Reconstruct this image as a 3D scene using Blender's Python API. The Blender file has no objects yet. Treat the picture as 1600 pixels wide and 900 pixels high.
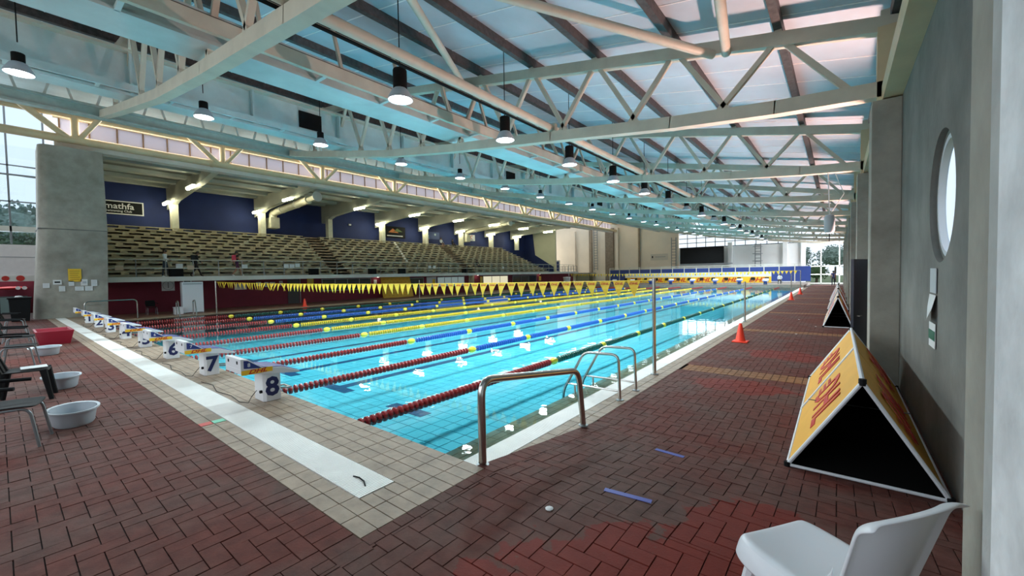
import bpy, bmesh, math, random
from mathutils import Vector, Matrix
rnd = random.Random(11)
SC = bpy.context.scene
COL = SC.collection
PI = math.pi
# ------------------------------------------------------------------ camera
H = 2.0                                   # eye height above the water
cam_d = bpy.data.cameras.new('camera'); cam = bpy.data.objects.new('camera', cam_d); COL.objects.link(cam)
cam_d.sensor_width = 36.0; cam_d.lens = 640.97 / 1600 * 36; cam_d.clip_start = 0.05; cam_d.clip_end = 400
def _axis(vx, vy):
    v = Vector((vx - 800, 450 - vy, 640.97)); return v.normalized()
_V = _axis(1310, 419); _U = _axis(-6, 443)                 # pool length and pool width in camera space (right, up, forward)
_X = -_U; _Z = Vector((_X.y*_V.z-_X.z*_V.y, _X.z*_V.x-_X.x*_V.z, _X.x*_V.y-_X.y*_V.x))
if _Z.y < 0: _Z = -_Z
right = Vector((_X.x, _V.x, _Z.x)); up = Vector((_X.y, _V.y, _Z.y)); fwd = Vector((_X.z, _V.z, _Z.z))
cam.matrix_world = Matrix(((right.x, up.x, -fwd.x, 0), (right.y, up.y, -fwd.y, 0), (right.z, up.z, -fwd.z, H), (0, 0, 0, 1)))
SC.camera = cam
def project(p):
    d = Vector(p) - Vector((0, 0, H)); z = d.dot(fwd)
    if z < .05: return None
    return 800 + 640.97*d.dot(right)/z, 450 - 640.97*d.dot(up)/z, z
def in_view(p, m=30):
    q = project(p); return q is not None and -m < q[0] < 1600+m and -m < q[1] < 900+m
# ------------------------------------------------------------------ world, exposure
w = bpy.data.worlds.new('overcast_sky'); SC.world = w; w.use_nodes = True
bg = w.node_tree.nodes['Background']; bg.inputs[0].default_value = (.80, .90, 1.0, 1); bg.inputs[1].default_value = 1.25
SC.view_settings.view_transform = 'Standard'; SC.view_settings.look = 'None'
SC.view_settings.exposure = 0.0; SC.view_settings.gamma = 1.0; SC.view_settings.use_curve_mapping = False
SC.cycles.max_bounces = 8; SC.cycles.diffuse_bounces = 4; SC.cycles.glossy_bounces = 3
# ------------------------------------------------------------------ daylight through the glazed end wall and side windows, plus an added far fill
def area(name, loc, target, sx, sy, power, col):
    l = bpy.data.lights.new(name, 'AREA'); l.shape = 'RECTANGLE'; l.size = sx; l.size_y = sy; l.energy = power; l.color = col
    o = bpy.data.objects.new(name, l); COL.objects.link(o); o.location = loc
    o.rotation_euler = (Vector(target) - Vector(loc)).to_track_quat('-Z', 'Y').to_euler(); return o
area('daylight_end_window', (-14, -4.9, 4.2), (-14, 10, 3.0), 28, 5.2, 700, (.90, .95, 1.0))
area('daylight_clerestory', (-29.72, 33, 9.6), (-20, 33, 7.5), 62, .8, 1200, (1.0, .90, .74))
area('far_bay_fill', (-45.5, 61.8, 5.6), (-20, 65.5, 4.0), 6.5, 5.5, 550, (1.0, .90, .76))  # warm fill from an unseen side bay, added to brighten the back wall
area('daylight_far_doors', (.6, 62.6, 2.6), (-12, 66.5, 3.2), 4.6, 4.6, 900, (.95, .97, 1.0))
area('daylight_far_window', (-9, 66.5, 6.6), (-9, 40, 3.0), 20, 2.6, 500, (.92, .96, 1.0))
area('daylight_side_window', (-36.6, -1.6, 6.4), (-20, 1.0, 2.0), 5.6, 7.0, 620, (.88, .95, 1.0))
# ------------------------------------------------------------------ materials
MATS = {}
def mat(name, col, rough=.6, metal=0., var=.0, scale=4., bump=0., bscale=40., emit=0., col2=None, spec=.5, trans=0.):
    if name in MATS: return MATS[name]
    m = bpy.data.materials.new(name); m.use_nodes = True; nt = m.node_tree; N = nt.nodes; L = nt.links
    b = N['Principled BSDF']; b.inputs['Base Color'].default_value = (*col, 1)
    b.inputs['Roughness'].default_value = rough; b.inputs['Metallic'].default_value = metal
    b.inputs['Specular IOR Level'].default_value = spec
    if emit: b.inputs['Emission Color'].default_value = (*col, 1); b.inputs['Emission Strength'].default_value = emit
    geo = N.new('ShaderNodeNewGeometry')
    if var or col2:
        n = N.new('ShaderNodeTexNoise'); n.inputs['Scale'].default_value = scale; n.inputs['Detail'].default_value = 5; n.inputs['Roughness'].default_value = .6
        L.new(geo.outputs['Position'], n.inputs['Vector'])
        r = N.new('ShaderNodeValToRGB'); e = r.color_ramp.elements
        c2 = col2 if col2 else tuple(max(0, c*(1-var)) for c in col); c1 = col if col2 else tuple(min(1, c*(1+var*.6)) for c in col)
        e[0].position = .32; e[1].position = .68; e[0].color = (*c2, 1); e[1].color = (*c1, 1)
        L.new(n.outputs['Fac'], r.inputs['Fac']); L.new(r.outputs['Color'], b.inputs['Base Color'])
    if bump:
        n2 = N.new('ShaderNodeTexNoise'); n2.inputs['Scale'].default_value = bscale; n2.inputs['Detail'].default_value = 4
        L.new(geo.outputs['Position'], n2.inputs['Vector'])
        bp = N.new('ShaderNodeBump'); bp.inputs['Strength'].default_value = bump; bp.inputs['Distance'].default_value = .02
        L.new(n2.outputs['Fac'], bp.inputs['Height']); L.new(bp.outputs['Normal'], b.inputs['Normal'])
    MATS[name] = m; return m
def emission(name, col, s):
    if name in MATS: return MATS[name]
    m = bpy.data.materials.new(name); m.use_nodes = True; nt = m.node_tree; nt.nodes.clear()
    e = nt.nodes.new('ShaderNodeEmission'); e.inputs[0].default_value = (*col, 1); e.inputs[1].default_value = s
    o = nt.nodes.new('ShaderNodeOutputMaterial'); nt.links.new(e.outputs[0], o.inputs[0]); MATS[name] = m; return m
def thin_glass(name, tint, refl=.12, haze=.0):
    m = bpy.data.materials.new(name); m.use_nodes = True; nt = m.node_tree; N = nt.nodes; L = nt.links; N.clear()
    t = N.new('ShaderNodeBsdfTransparent'); t.inputs[0].default_value = (*tint, 1)
    g = N.new('ShaderNodeBsdfGlossy'); g.inputs['Roughness'].default_value = .03
    mx = N.new('ShaderNodeMixShader'); mx.inputs[0].default_value = refl*.5; L.new(t.outputs[0], mx.inputs[1]); L.new(g.outputs[0], mx.inputs[2])
    o = N.new('ShaderNodeOutputMaterial'); L.new(mx.outputs[0], o.inputs[0]); MATS[name] = m; return m
def brick_material(name, dry, dusty, wet):
    """clay pavers: dusty film, worn faces, and splashed wet patches with a shape of their own"""
    m = bpy.data.materials.new(name); m.use_nodes = True; nt = m.node_tree; N = nt.nodes; L = nt.links
    b = N['Principled BSDF']; b.inputs['Specular IOR Level'].default_value = .12; geo = N.new('ShaderNodeNewGeometry'); P = geo.outputs['Position']
    def noise(s, d=4, rough=.6):
        n = N.new('ShaderNodeTexNoise'); n.inputs['Scale'].default_value = s; n.inputs['Detail'].default_value = d; n.inputs['Roughness'].default_value = rough
        L.new(P, n.inputs['Vector']); return n
    n1 = noise(.9); n2 = noise(9); n3 = noise(3.2, 6)
    r1 = N.new('ShaderNodeMapRange'); r1.inputs[1].default_value = .40; r1.inputs[2].default_value = .62; L.new(n1.outputs['Fac'], r1.inputs[0])
    mx = N.new('ShaderNodeMixRGB'); mx.inputs[1].default_value = (*dry, 1); mx.inputs[2].default_value = (*dusty, 1); L.new(r1.outputs[0], mx.inputs[0])
    r2 = N.new('ShaderNodeMapRange'); r2.inputs[1].default_value = .3; r2.inputs[2].default_value = .7; r2.inputs[3].default_value = .72; r2.inputs[4].default_value = 1.2; L.new(n2.outputs['Fac'], r2.inputs[0])
    mu = N.new('ShaderNodeMixRGB'); mu.blend_type = 'MULTIPLY'; mu.inputs[0].default_value = 1; L.new(mx.outputs[0], mu.inputs[1]); L.new(r2.outputs[0], mu.inputs[2])
    acc = None; rim = None
    for (cx, cy, rx, ry) in ((-.60, 1.65, 1.15, 1.15), (-.30, 2.75, .66, 1.05), (-1.3, 7.9, .85, .5), (-1.0, 11.3, .9, .7)):
        vm = N.new('ShaderNodeVectorMath'); vm.operation = 'SUBTRACT'; vm.inputs[1].default_value = (cx, cy, 0); L.new(P, vm.inputs[0])
        vs = N.new('ShaderNodeVectorMath'); vs.operation = 'MULTIPLY'; vs.inputs[1].default_value = (1/rx, 1/ry, 0); L.new(vm.outputs[0], vs.inputs[0])
        ln = N.new('ShaderNodeVectorMath'); ln.operation = 'LENGTH'; L.new(vs.outputs[0], ln.inputs[0])
        ad = N.new('ShaderNodeMath'); ad.operation = 'MULTIPLY_ADD'; ad.inputs[1].default_value = 1.3; L.new(n3.outputs['Fac'], ad.inputs[0]); L.new(ln.outputs['Value'], ad.inputs[2])
        mr = N.new('ShaderNodeMapRange'); mr.inputs[1].default_value = 1.55; mr.inputs[2].default_value = 1.51; L.new(ad.outputs[0], mr.inputs[0])
        rm = N.new('ShaderNodeMapRange'); rm.inputs[1].default_value = 1.85; rm.inputs[2].default_value = 1.55; L.new(ad.outputs[0], rm.inputs[0])
        if rim is None: rim = rm.outputs[0]
        else:
            mm = N.new('ShaderNodeMath'); mm.operation = 'MAXIMUM'; L.new(rim, mm.inputs[0]); L.new(rm.outputs[0], mm.inputs[1]); rim = mm.outputs[0]
        if acc is None: acc = mr.outputs[0]
        else:
            mm = N.new('ShaderNodeMath'); mm.operation = 'MAXIMUM'; L.new(acc, mm.inputs[0]); L.new(mr.outputs[0], mm.inputs[1]); acc = mm.outputs[0]
    rs = N.new('ShaderNodeMath'); rs.operation = 'MULTIPLY'; rs.inputs[1].default_value = .32; L.new(rim, rs.inputs[0])
    md = N.new('ShaderNodeMixRGB'); md.inputs[2].default_value = (*[min(1, c*1.35) for c in dusty], 1); L.new(rs.outputs[0], md.inputs[0]); L.new(mu.outputs[0], md.inputs[1])   # dried mineral film around the splashes
    mw = N.new('ShaderNodeMixRGB'); L.new(acc, mw.inputs[0]); L.new(md.outputs[0], mw.inputs[1])
    mw2 = N.new('ShaderNodeMixRGB'); mw2.blend_type = 'MULTIPLY'; mw2.inputs[0].default_value = .5; mw2.inputs[1].default_value = (*wet, 1); L.new(r2.outputs[0], mw2.inputs[2])
    L.new(mw2.outputs[0], mw.inputs[2]); L.new(mw.outputs[0], b.inputs['Base Color'])
    rr = N.new('ShaderNodeMapRange'); rr.inputs[3].default_value = .70; rr.inputs[4].default_value = .60; L.new(acc, rr.inputs[0]); L.new(rr.outputs[0], b.inputs['Roughness'])
    bp = N.new('ShaderNodeBump'); bp.inputs['Strength'].default_value = .35; bp.inputs['Distance'].default_value = .01
    n4 = noise(60); L.new(n4.outputs['Fac'], bp.inputs['Height']); L.new(bp.outputs['Normal'], b.inputs['Normal'])
    MATS[name] = m; return m
M_BRICK = brick_material('clay_paver', (.118, .034, .026), (.112, .060, .050), (.165, .026, .018))
M_BAND = brick_material('ochre_paver', (.26, .125, .058), (.24, .13, .075), (.22, .075, .035))
M_GROUT = mat('paver_joint', (.055, .03, .026), .9, var=.3)
M_TILE = mat('stone_tile', (.285, .210, .148), .6, var=.28, scale=6, bump=.1)
M_TGROUT = mat('tile_joint', (.075, .06, .05), .9)
M_WETTILE = mat('wet_stone_tile', (.50, .385, .235), .3, var=.3, scale=5)
M_GUTTER = mat('white_grating', (.84, .83, .79), .45, var=.06)
M_POOL = mat('pool_tile', (.20, .78, .90), .35, var=.06, scale=.5)
M_PGROUT = mat('pool_tile_joint', (.015, .15, .27), .6)
M_NAVYTILE = mat('navy_pool_tile', (.012, .045, .17), .35)
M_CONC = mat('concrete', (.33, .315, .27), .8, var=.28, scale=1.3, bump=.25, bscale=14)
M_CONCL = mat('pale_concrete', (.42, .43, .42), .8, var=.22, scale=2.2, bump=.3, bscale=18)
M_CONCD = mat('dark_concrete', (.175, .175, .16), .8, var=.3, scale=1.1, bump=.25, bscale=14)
M_CREAM = mat('cream_steel', (.60, .555, .45), .5, var=.1, scale=2)
M_WHITE = mat('white_steel', (.66, .66, .60), .5, var=.1, scale=2)
M_YCREAM = mat('yellow_cream_steel', (.66, .53, .33), .45, var=.1, scale=1.5)
M_PLATE = mat('pale_plate_girder', (.57, .69, .69), .5, var=.18, scale=.7)  # cyan light thrown up by the pool is put into this colour
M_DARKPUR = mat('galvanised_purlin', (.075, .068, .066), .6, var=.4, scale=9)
M_ROOF = mat('roof_panel', (.50, .575, .64), .6, var=.12, scale=.6)  # whitish panels, with the pool's blue bounce light put into their colour
M_SEAM = mat('roof_seam', (.85, .85, .85), .5)
M_STEEL = mat('stainless_steel', (.55, .53, .50), .22, metal=1.)
M_GREYST = mat('grey_steel', (.22, .24, .25), .45, metal=.6)
M_MAROON = mat('maroon_paint', (.15, .012, .028), .8, var=.15, scale=1)
M_BLUEW = mat('navy_paint', (.007, .020, .105), .8, var=.2, scale=.6)
M_SLABW = mat('white_fascia', (.66, .65, .60), .6, var=.1, scale=1)
M_BENCH = mat('weathered_bench', (.42, .385, .27), .75, var=.25, scale=3)
M_TERR = mat('terrace_concrete', (.30, .285, .22), .85, var=.25, scale=1.5)
M_AISLE = mat('aisle_concrete', (.30, .235, .165), .85, var=.2, scale=1.5)
M_BACKW = mat('cream_cladding', (.76, .66, .53), .7, var=.1, scale=.25)
M_BACKW2 = mat('white_cladding', (.78, .79, .78), .7, var=.08, scale=.3)
M_BLACK = mat('black_plastic', (.009, .010, .011), .65, spec=.12)
M_BLACKM = mat('black_matte', (.008, .008, .008), .8, spec=.15)
M_WPLAST = mat('white_plastic', (.70, .72, .76), .32)
M_GPLAST = mat('grey_plastic', (.42, .46, .50), .4)
M_RPLAST = mat('crimson_plastic', (.28, .012, .03), .4)
M_BLKW = mat('block_white', (.72, .73, .75), .38)
M_BLKB = mat('block_navy', (.016, .035, .20), .45)
M_NAVY = mat('number_navy', (.010, .018, .10), .5)
M_YEL = mat('banner_yellow', (.85, .50, .02), .5)
M_YELO = mat('tent_yellow', (.72, .36, .035), .6, var=.08, scale=2)
M_FLAG = mat('pennant_yellow', (.88, .58, .04), .55)
M_RED = mat('logo_red', (.50, .022, .012), .5)
M_ORANGE = mat('cone_orange', (.95, .055, .02), .45)
M_RRED = mat('float_red', (.36, .03, .03), .35)
M_RBLU = mat('float_blue', (.025, .13, .50), .35)
M_RYEL = mat('float_yellow', (.72, .50, .03), .35)
M_RGRN = mat('float_green', (.006, .11, .085), .35)
M_RMARK = mat('float_marker', (.90, .72, .05), .35)
M_PAPER = mat('white_paper', (.68, .69, .69), .7)
M_PYEL = mat('yellow_paper', (.75, .48, .03), .7)
M_SCREEN = mat('dark_screen', (.006, .006, .007), .6, spec=.15)
M_WINDK = mat('dark_window', (.03, .036, .04), .08)
M_NAVYD = mat('navy_door', (.010, .014, .028), .4)
M_SKIN = mat('skin', (.33, .17, .11), .55)
M_HAIR = mat('hair', (.02, .013, .01), .6)
M_LAMP = emission('lamp_glow', (.88, .97, 1.0), 9.0)
M_TUBEL = emission('fluorescent_glow', (1.0, .95, .66), 60.0)
M_BULK = emission('bulkhead_glow', (1.0, .92, .75), 10.0)
M_LITROOM = emission('lit_room', (.95, .88, .62), .8)
M_LITCOOL = emission('lit_room_cool', (.62, .80, .78), .30)
M_GLASS = thin_glass('window_glass', (.90, .96, 1.0))
M_WGLASS = mat('green_glass', (.05, .10, .09), .1)
M_LEAF = mat('leaf_green', (.05, .10, .035), .8, var=.5, scale=6)
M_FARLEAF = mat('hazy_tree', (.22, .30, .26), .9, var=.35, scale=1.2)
M_BARK = mat('bark', (.10, .07, .05), .9)
M_FROST = None
# ------------------------------------------------------------------ mesh building
class MB:
    def __init__(s): s.v = []; s.f = []
    def add(s, vs, fs):
        o = len(s.v); s.v += [tuple(v) for v in vs]; s.f += [tuple(i+o for i in f) for f in fs]; return s
    def box(s, x0, x1, y0, y1, z0, z1):
        return s.add([(x0,y0,z0),(x1,y0,z0),(x1,y1,z0),(x0,y1,z0),(x0,y0,z1),(x1,y0,z1),(x1,y1,z1),(x0,y1,z1)],
                     [(0,3,2,1),(4,5,6,7),(0,1,5,4),(1,2,6,5),(2,3,7,6),(3,0,4,7)])
    def cbox(s, c, d): return s.box(c[0]-d[0]/2, c[0]+d[0]/2, c[1]-d[1]/2, c[1]+d[1]/2, c[2]-d[2]/2, c[2]+d[2]/2)
    def beam(s, p, q, w, h, upv=(0,0,1)):
        p = Vector(p); q = Vector(q); d = (q-p).normalized(); u = Vector(upv)
        if abs(d.dot(u)) > .99: u = Vector((0,1,0))
        r = d.cross(u).normalized()*w/2; u = r.cross(d).normalized()*h/2
        vs = [p-r-u, p+r-u, p+r+u, p-r+u, q-r-u, q+r-u, q+r+u, q-r+u]
        return s.add(vs, [(0,1,2,3),(7,6,5,4),(0,4,5,1),(1,5,6,2),(2,6,7,3),(3,7,4,0)])
    def path(s, pts, r, n=8, cap=True, r2=None):
        pts = [Vector(p) for p in pts]; rings = []; prev = None
        for i, p in enumerate(pts):
            a = pts[max(0,i-1)]; b = pts[min(len(pts)-1,i+1)]; d = (b-a).normalized()
            if prev is None:
                u = Vector((0,0,1)) if abs(d.z) < .9 else Vector((1,0,0)); u = (u - d*u.dot(d)).normalized()
            else: u = (prev - d*prev.dot(d)).normalized()
            prev = u; v = d.cross(u); rr = r if r2 is None else r+(r2-r)*i/(len(pts)-1)
            rings.append([p + (u*math.cos(2*PI*k/n) + v*math.sin(2*PI*k/n))*rr for k in range(n)])
        vs = [x for g in rings for x in g]; fs = []
        for i in range(len(pts)-1):
            for k in range(n): fs.append((i*n+k, i*n+(k+1)%n, (i+1)*n+(k+1)%n, (i+1)*n+k))
        if cap: fs += [tuple(range(n-1,-1,-1)), tuple((len(pts)-1)*n+k for k in range(n))]
        return s.add(vs, fs)
    def lathe(s, prof, n=16, c=(0,0,0), sx=1, sy=1, cap=True):
        vs = []; fs = []
        for r, z in prof:
            for k in range(n): vs.append((c[0]+r*sx*math.cos(2*PI*k/n), c[1]+r*sy*math.sin(2*PI*k/n), c[2]+z))
        for i in range(len(prof)-1):
            for k in range(n): fs.append((i*n+k, i*n+(k+1)%n, (i+1)*n+(k+1)%n, (i+1)*n+k))
        if cap: fs += [tuple(range(n-1,-1,-1)), tuple((len(prof)-1)*n+k for k in range(n))]
        return s.add(vs, fs)
    def extrude(s, poly, off):
        """closed polygon of 3-D points swept by off"""
        n = len(poly); o = Vector(off); vs = [Vector(p) for p in poly]; vs += [p+o for p in vs]
        return s.add(vs, [tuple(range(n-1,-1,-1)), tuple(range(n,2*n))] + [(i,(i+1)%n,n+(i+1)%n,n+i) for i in range(n)])
    def mesh(s, name):
        m = bpy.data.meshes.new(name); m.from_pydata(s.v, [], s.f); m.update()
        b = bmesh.new(); b.from_mesh(m); bmesh.ops.recalc_face_normals(b, faces=b.faces); b.to_mesh(m); b.free(); return m
    def build(s, name, m, parent=None, smooth=False, bevel=0, kind=None):
        me = s.mesh(name); me.materials.append(m); return link(name, me, parent, smooth, bevel, kind)
def link(name, me, parent=None, smooth=False, bevel=0, kind=None):
    o = bpy.data.objects.new(name, me); COL.objects.link(o)
    if parent: o.parent = parent
    if smooth:
        for p in me.polygons: p.use_smooth = True
        if hasattr(me, 'set_sharp_from_angle'): me.set_sharp_from_angle(angle=math.radians(40))
    if bevel:
        bv = o.modifiers.new('edge', 'BEVEL'); bv.width = bevel; bv.segments = 2; bv.limit_method = 'ANGLE'
    if kind: o['kind'] = kind
    return o
def tag(o, label, cat, group=None, kind=None):
    o['label'] = label; o['category'] = cat
    if group: o['group'] = group
    if kind: o['kind'] = kind
    return o
def thing(name, label, cat, loc=(0,0,0), rz=0, group=None, kind=None):
    o = bpy.data.objects.new(name, None); COL.objects.link(o); o.location = loc; o.rotation_euler = (0,0,rz); o.empty_display_size = .1
    return tag(o, label, cat, group, kind)
def copy_tree(o, parent=None):
    c = o.copy(); COL.objects.link(c)
    if parent: c.parent = parent
    for ch in o.children: copy_tree(ch, c)
    return c
_txt = {}
def text_mesh(s, bold=.02, shear=0.):
    k = (s, bold, shear)
    if k in _txt: return _txt[k]
    cu = bpy.data.curves.new('lettering', 'FONT'); cu.body = s; cu.offset = bold; cu.shear = shear; cu.align_x = 'CENTER'; cu.align_y = 'CENTER'; cu.resolution_u = 2; cu.extrude = .004
    o = bpy.data.objects.new('lettering', cu); COL.objects.link(o); dg = bpy.context.evaluated_depsgraph_get(); dg.update()
    me = bpy.data.meshes.new_from_object(o.evaluated_get(dg)); bpy.data.objects.remove(o); _txt[k] = me; return me
def text(s, size, m, parent, origin, rt, upv, bold=.02, shear=0., name='lettering', sx=1.):
    me = text_mesh(s, bold, shear).copy(); me.materials.clear(); me.materials.append(m)
    o = bpy.data.objects.new(name, me); COL.objects.link(o); o.parent = parent
    r = Vector(rt).normalized(); u = Vector(upv); u = (u - r*u.dot(r)).normalized(); n = r.cross(u)
    p = Vector(origin)
    o.matrix_local = Matrix(((r.x*size*sx, u.x*size, n.x*size, p.x), (r.y*size*sx, u.y*size, n.y*size, p.y), (r.z*size*sx, u.z*size, n.z*size, p.z), (0,0,0,1)))
    return o
# the 11 ordinals used to tell repeats apart
ORD = ['first', 'second', 'third', 'fourth', 'fifth', 'sixth', 'seventh', 'eighth', 'ninth', 'tenth', 'eleventh', 'twelfth', 'thirteenth', 'fourteenth', 'fifteenth', 'sixteenth', 'seventeenth', 'eighteenth', 'nineteenth', 'twentieth']
WORDS = ['zero', 'one', 'two', 'three', 'four', 'five', 'six', 'seven', 'eight']
def nth(i): return ORD[i] if i < len(ORD) else '%dth' % (i+1)
# ================================================================== THE SETTING
ZD = .30; YW = 2.61; YF = 52.9; XR = -3.50; XL = -27.95; XWALL = .80
RAMP0, RAMP1 = 2.60, 5.00
def zdeck(y):
    return ZD if y <= RAMP0 else (0. if y >= RAMP1 else ZD*(RAMP1-y)/(RAMP1-RAMP0))
TRUSS_Y = [2.8] + [3.0 + 6.7*k for k in range(1, 10)]
# ---- brick deck ---------------------------------------------------
floor = thing('floor', 'red clay paver deck laid in herringbone along two sides of the pool', 'floor', kind='structure')
b = MB()
b.box(-36, XWALL, -4.6, 1.19, ZD-.3, ZD-.012)
b.box(-2.42, XWALL, 1.19, RAMP0, ZD-.3, ZD-.012)
b.add([(-2.50,RAMP0,ZD-.3),(XWALL,RAMP0,ZD-.3),(XWALL,RAMP1,-.3),(-2.55,RAMP1,-.3),(-2.50,RAMP0,ZD-.012),(XWALL,RAMP0,ZD-.012),(XWALL,RAMP1,-.012),(-2.55,RAMP1,-.012)],
      [(0,3,2,1),(4,5,6,7),(0,1,5,4),(1,2,6,5),(2,3,7,6),(3,0,4,7)])
b.box(-2.55, XWALL, RAMP1, 66, -.3, -.012)
b.box(-36, -2.42, 1.19, 1.41, ZD-.3, ZD-.012)
b.build('screed', M_GROUT, floor)
UW = .12; G = .007
BANDS = [8.9, 15.55, 22.4, 28.6, 34.2, 40.6, 47.6, 54.2]
bricks = []          # (cx, cy, horizontal, wide, long)
def herring(x0, x1, y0, y1):
    for a in range(int(math.floor(x0/UW))-1, int(math.ceil(x1/UW))+1):
        for c in range(int(math.floor(y0/UW))-1, int(math.ceil(y1/UW))+1):
            m = (a-c) % 4
            if m == 0: cx, cy, hz = (a+1)*UW, (c+.5)*UW, True
            elif m == 3: cx, cy, hz = (a+.5)*UW, (c+1)*UW, False
            else: continue
            wd, ln = (UW*2, UW) if hz else (UW, UW*2)
            xa, xb = max(x0, cx-wd/2), min(x1, cx+wd/2); ya, yb = max(y0, cy-ln/2), min(y1, cy+ln/2)
            if xb-xa > .02 and yb-ya > .02: bricks.append(((xa+xb)/2, (ya+yb)/2, xb-xa, yb-ya))      # cut to the edge of the field
herring(-29.8, -2.31, -1.5, 1.19)
herring(-2.31, XWALL, -1.5, RAMP0)
herring(-2.31, XWALL, RAMP0, RAMP1)
_ys = [RAMP1] + [v for q in BANDS for v in (q-.27, q+.27)] + [62]
for i in range(0, len(_ys), 2): herring(-2.55, XWALL, _ys[i], _ys[i+1])
x = -29.8
while x < -2.30: bricks.append((x, 1.30, UW, .22)); x += UW          # soldier course along the tiles
y = 2.66
while y < RAMP1: bricks.append((-2.41, y, .20, UW)); y += UW
y = 1.47
while y < 2.6: bricks.append((-2.365, y, .11, UW)); y += UW
bands = []
for q in BANDS:
    for r in (-.18, .0, .18):
        x = -2.43
        while x < XWALL-.05: bands.append((x, q+r, .115, .175)); x += .118
def shape_mesh(wd, ln, h=.02, name='brick'):
    return MB().box(-wd/2+G/2, wd/2-G/2, -ln/2+G/2, ln/2-G/2, -h, 0).mesh(name)
def lay(pieces, name, m, parent, zf, limit, h=.02, minpx=10, jitter=.0022, tilt=True, gap=None, stuff=None):
    """the pieces that show largest become objects of their own, the rest one stuff part"""
    sc = []
    for p in pieces:
        c = (p[0], p[1], zf(p[1])); q = project(c)
        if q and -10 < q[0] < 1610 and -10 < q[1] < 910: sc.append((q[2], p))
    sc.sort(key=lambda t: t[0]); own = [p for d, p in sc[:limit]]; ids = set(id(p) for p in own); cache = {}
    g = G if gap is None else gap
    for p in own:
        k = (round(p[2],3), round(p[3],3))
        if k not in cache:
            me = MB().box(-p[2]/2+g/2, p[2]/2-g/2, -p[3]/2+g/2, p[3]/2-g/2, -h, 0).mesh(name); me.materials.append(m); cache[k] = me
        o = bpy.data.objects.new(name, cache[k]); COL.objects.link(o); o.parent = parent
        s = math.atan2(-ZD, RAMP1-RAMP0) if tilt and RAMP0 < p[1] < RAMP1 else 0
        o.location = (p[0], p[1], zf(p[1])+rnd.uniform(-jitter, jitter)); o.rotation_euler = (s+rnd.uniform(-1,1)*jitter*3, rnd.uniform(-1,1)*jitter*3, 0)
    mb = MB()
    for p in pieces:
        if id(p) in ids: continue
        j = rnd.uniform(-jitter, jitter); x0, x1 = p[0]-p[2]/2+g/2, p[0]+p[2]/2-g/2; y0, y1 = p[1]-p[3]/2+g/2, p[1]+p[3]/2-g/2
        if tilt: za, zb = zf(y0)+j, zf(y1)+j
        else: za = zb = zf(p[1])+j
        mb.add([(x0,y0,za-h),(x1,y0,za-h),(x1,y1,zb-h),(x0,y1,zb-h),(x0,y0,za),(x1,y0,za),(x1,y1,zb),(x0,y1,zb)], [(4,5,6,7),(0,1,5,4),(1,2,6,5),(2,3,7,6),(3,0,4,7)])
    if mb.v: mb.build(stuff or name+'_field', m, parent, kind='stuff')
lay(bricks, 'brick', M_BRICK, floor, zdeck, 300)
lay(bands, 'band_brick', M_BAND, floor, zdeck, 120)
# ---- tiled apron --------------------------------------------------
deck = thing('pool_deck', 'beige tiled apron around the pool edge with raised starting end', 'pool deck', kind='structure')
b = MB(); b.box(-29.8, -2.42, 1.41, YW, ZD-.6, ZD-.012)
b.box(-2.85, -2.50, YW, 62, -.3, -.012); b.box(-29.2, XL, YW, 56, -.5, .012); b.build('screed', M_TGROUT, deck)
tiles = []
TX, TY = .25, .125
nx = int((29.8-2.42)/TX)
for i in range(nx):
    x = -2.42 - TX*(i+.5)
    for j in range(2): tiles.append((x, 1.41+.13*(j+.5), TX, .13))
    for j in range(5): tiles.append((x, 1.99+.124*(j+.5), TX, .124))
for x, wd in ((-2.545, .25), (-2.765, .19)):                            # tiles past the end of the grating
    for j in range(3): tiles.append((x, 1.67+.107*(j+.5), wd, .107))
lay(tiles, 'tile', M_TILE, deck, lambda y: ZD, 300, jitter=.0008, tilt=False, gap=.008)
strip = []
y = YW+.0
while y < 56:
    for j in range(2): strip.append((-2.85+.15*(j+.5), y+.09, .15, .18))
    y += .18
lay(strip, 'edge_tile', M_TILE, deck, lambda y: 0, 150, jitter=.0008, tilt=False, gap=.008)
far_e = MB().box(-29.1, XL, YW, 56, .0, .03).build('far_kerb', M_TILE, deck)
# end-of-pool coping beam under the starting deck
MB().box(XL, -3.2, YW-.04, YW, -.6, ZD-.01).build('end_wall', M_POOL, deck)
# ---- gutters ------------------------------------------------------
gut = thing('gutter_grating', 'white slatted gutter grating behind the starting blocks', 'grating', kind='structure')
MB().box(-29.8, -2.86, 1.67, 1.99, ZD-.05, ZD-.014).build('channel', mat('gutter_channel', (.25,.25,.24), .7), gut)
b = MB(); x = -2.87
while x > -12: b.box(x-.016, x, 1.672, 1.988, ZD-.03, ZD+.004); x -= .024
b.box(-29.8, -12, 1.672, 1.988, ZD-.03, ZD+.004); b.build('slat_run', M_GUTTER, gut, kind='stuff')
b = MB(); b.path([(-2.99,1.80,ZD+.006),(-3.06,1.83,ZD+.012),(-3.15,1.84,ZD+.012),(-3.22,1.83,ZD+.006)], .006, 6); b.build('crack', M_BLACK, gut)
gut2 = thing('gutter_grating', 'white gutter grating beside the brick deck and ladder', 'grating', kind='structure')
MB().box(-3.15, -2.85, YW, YF, -.06, -.012).build('channel', MATS['gutter_channel'], gut2)
b = MB(); y = YW+.02
while y < 9: b.box(-3.148, -2.852, y, y+.016, -.03, .004); y += .024
b.box(-3.148, -2.852, 9, YF, -.03, .004); b.build('slat_run', M_GUTTER, gut2, kind='stuff')
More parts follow.
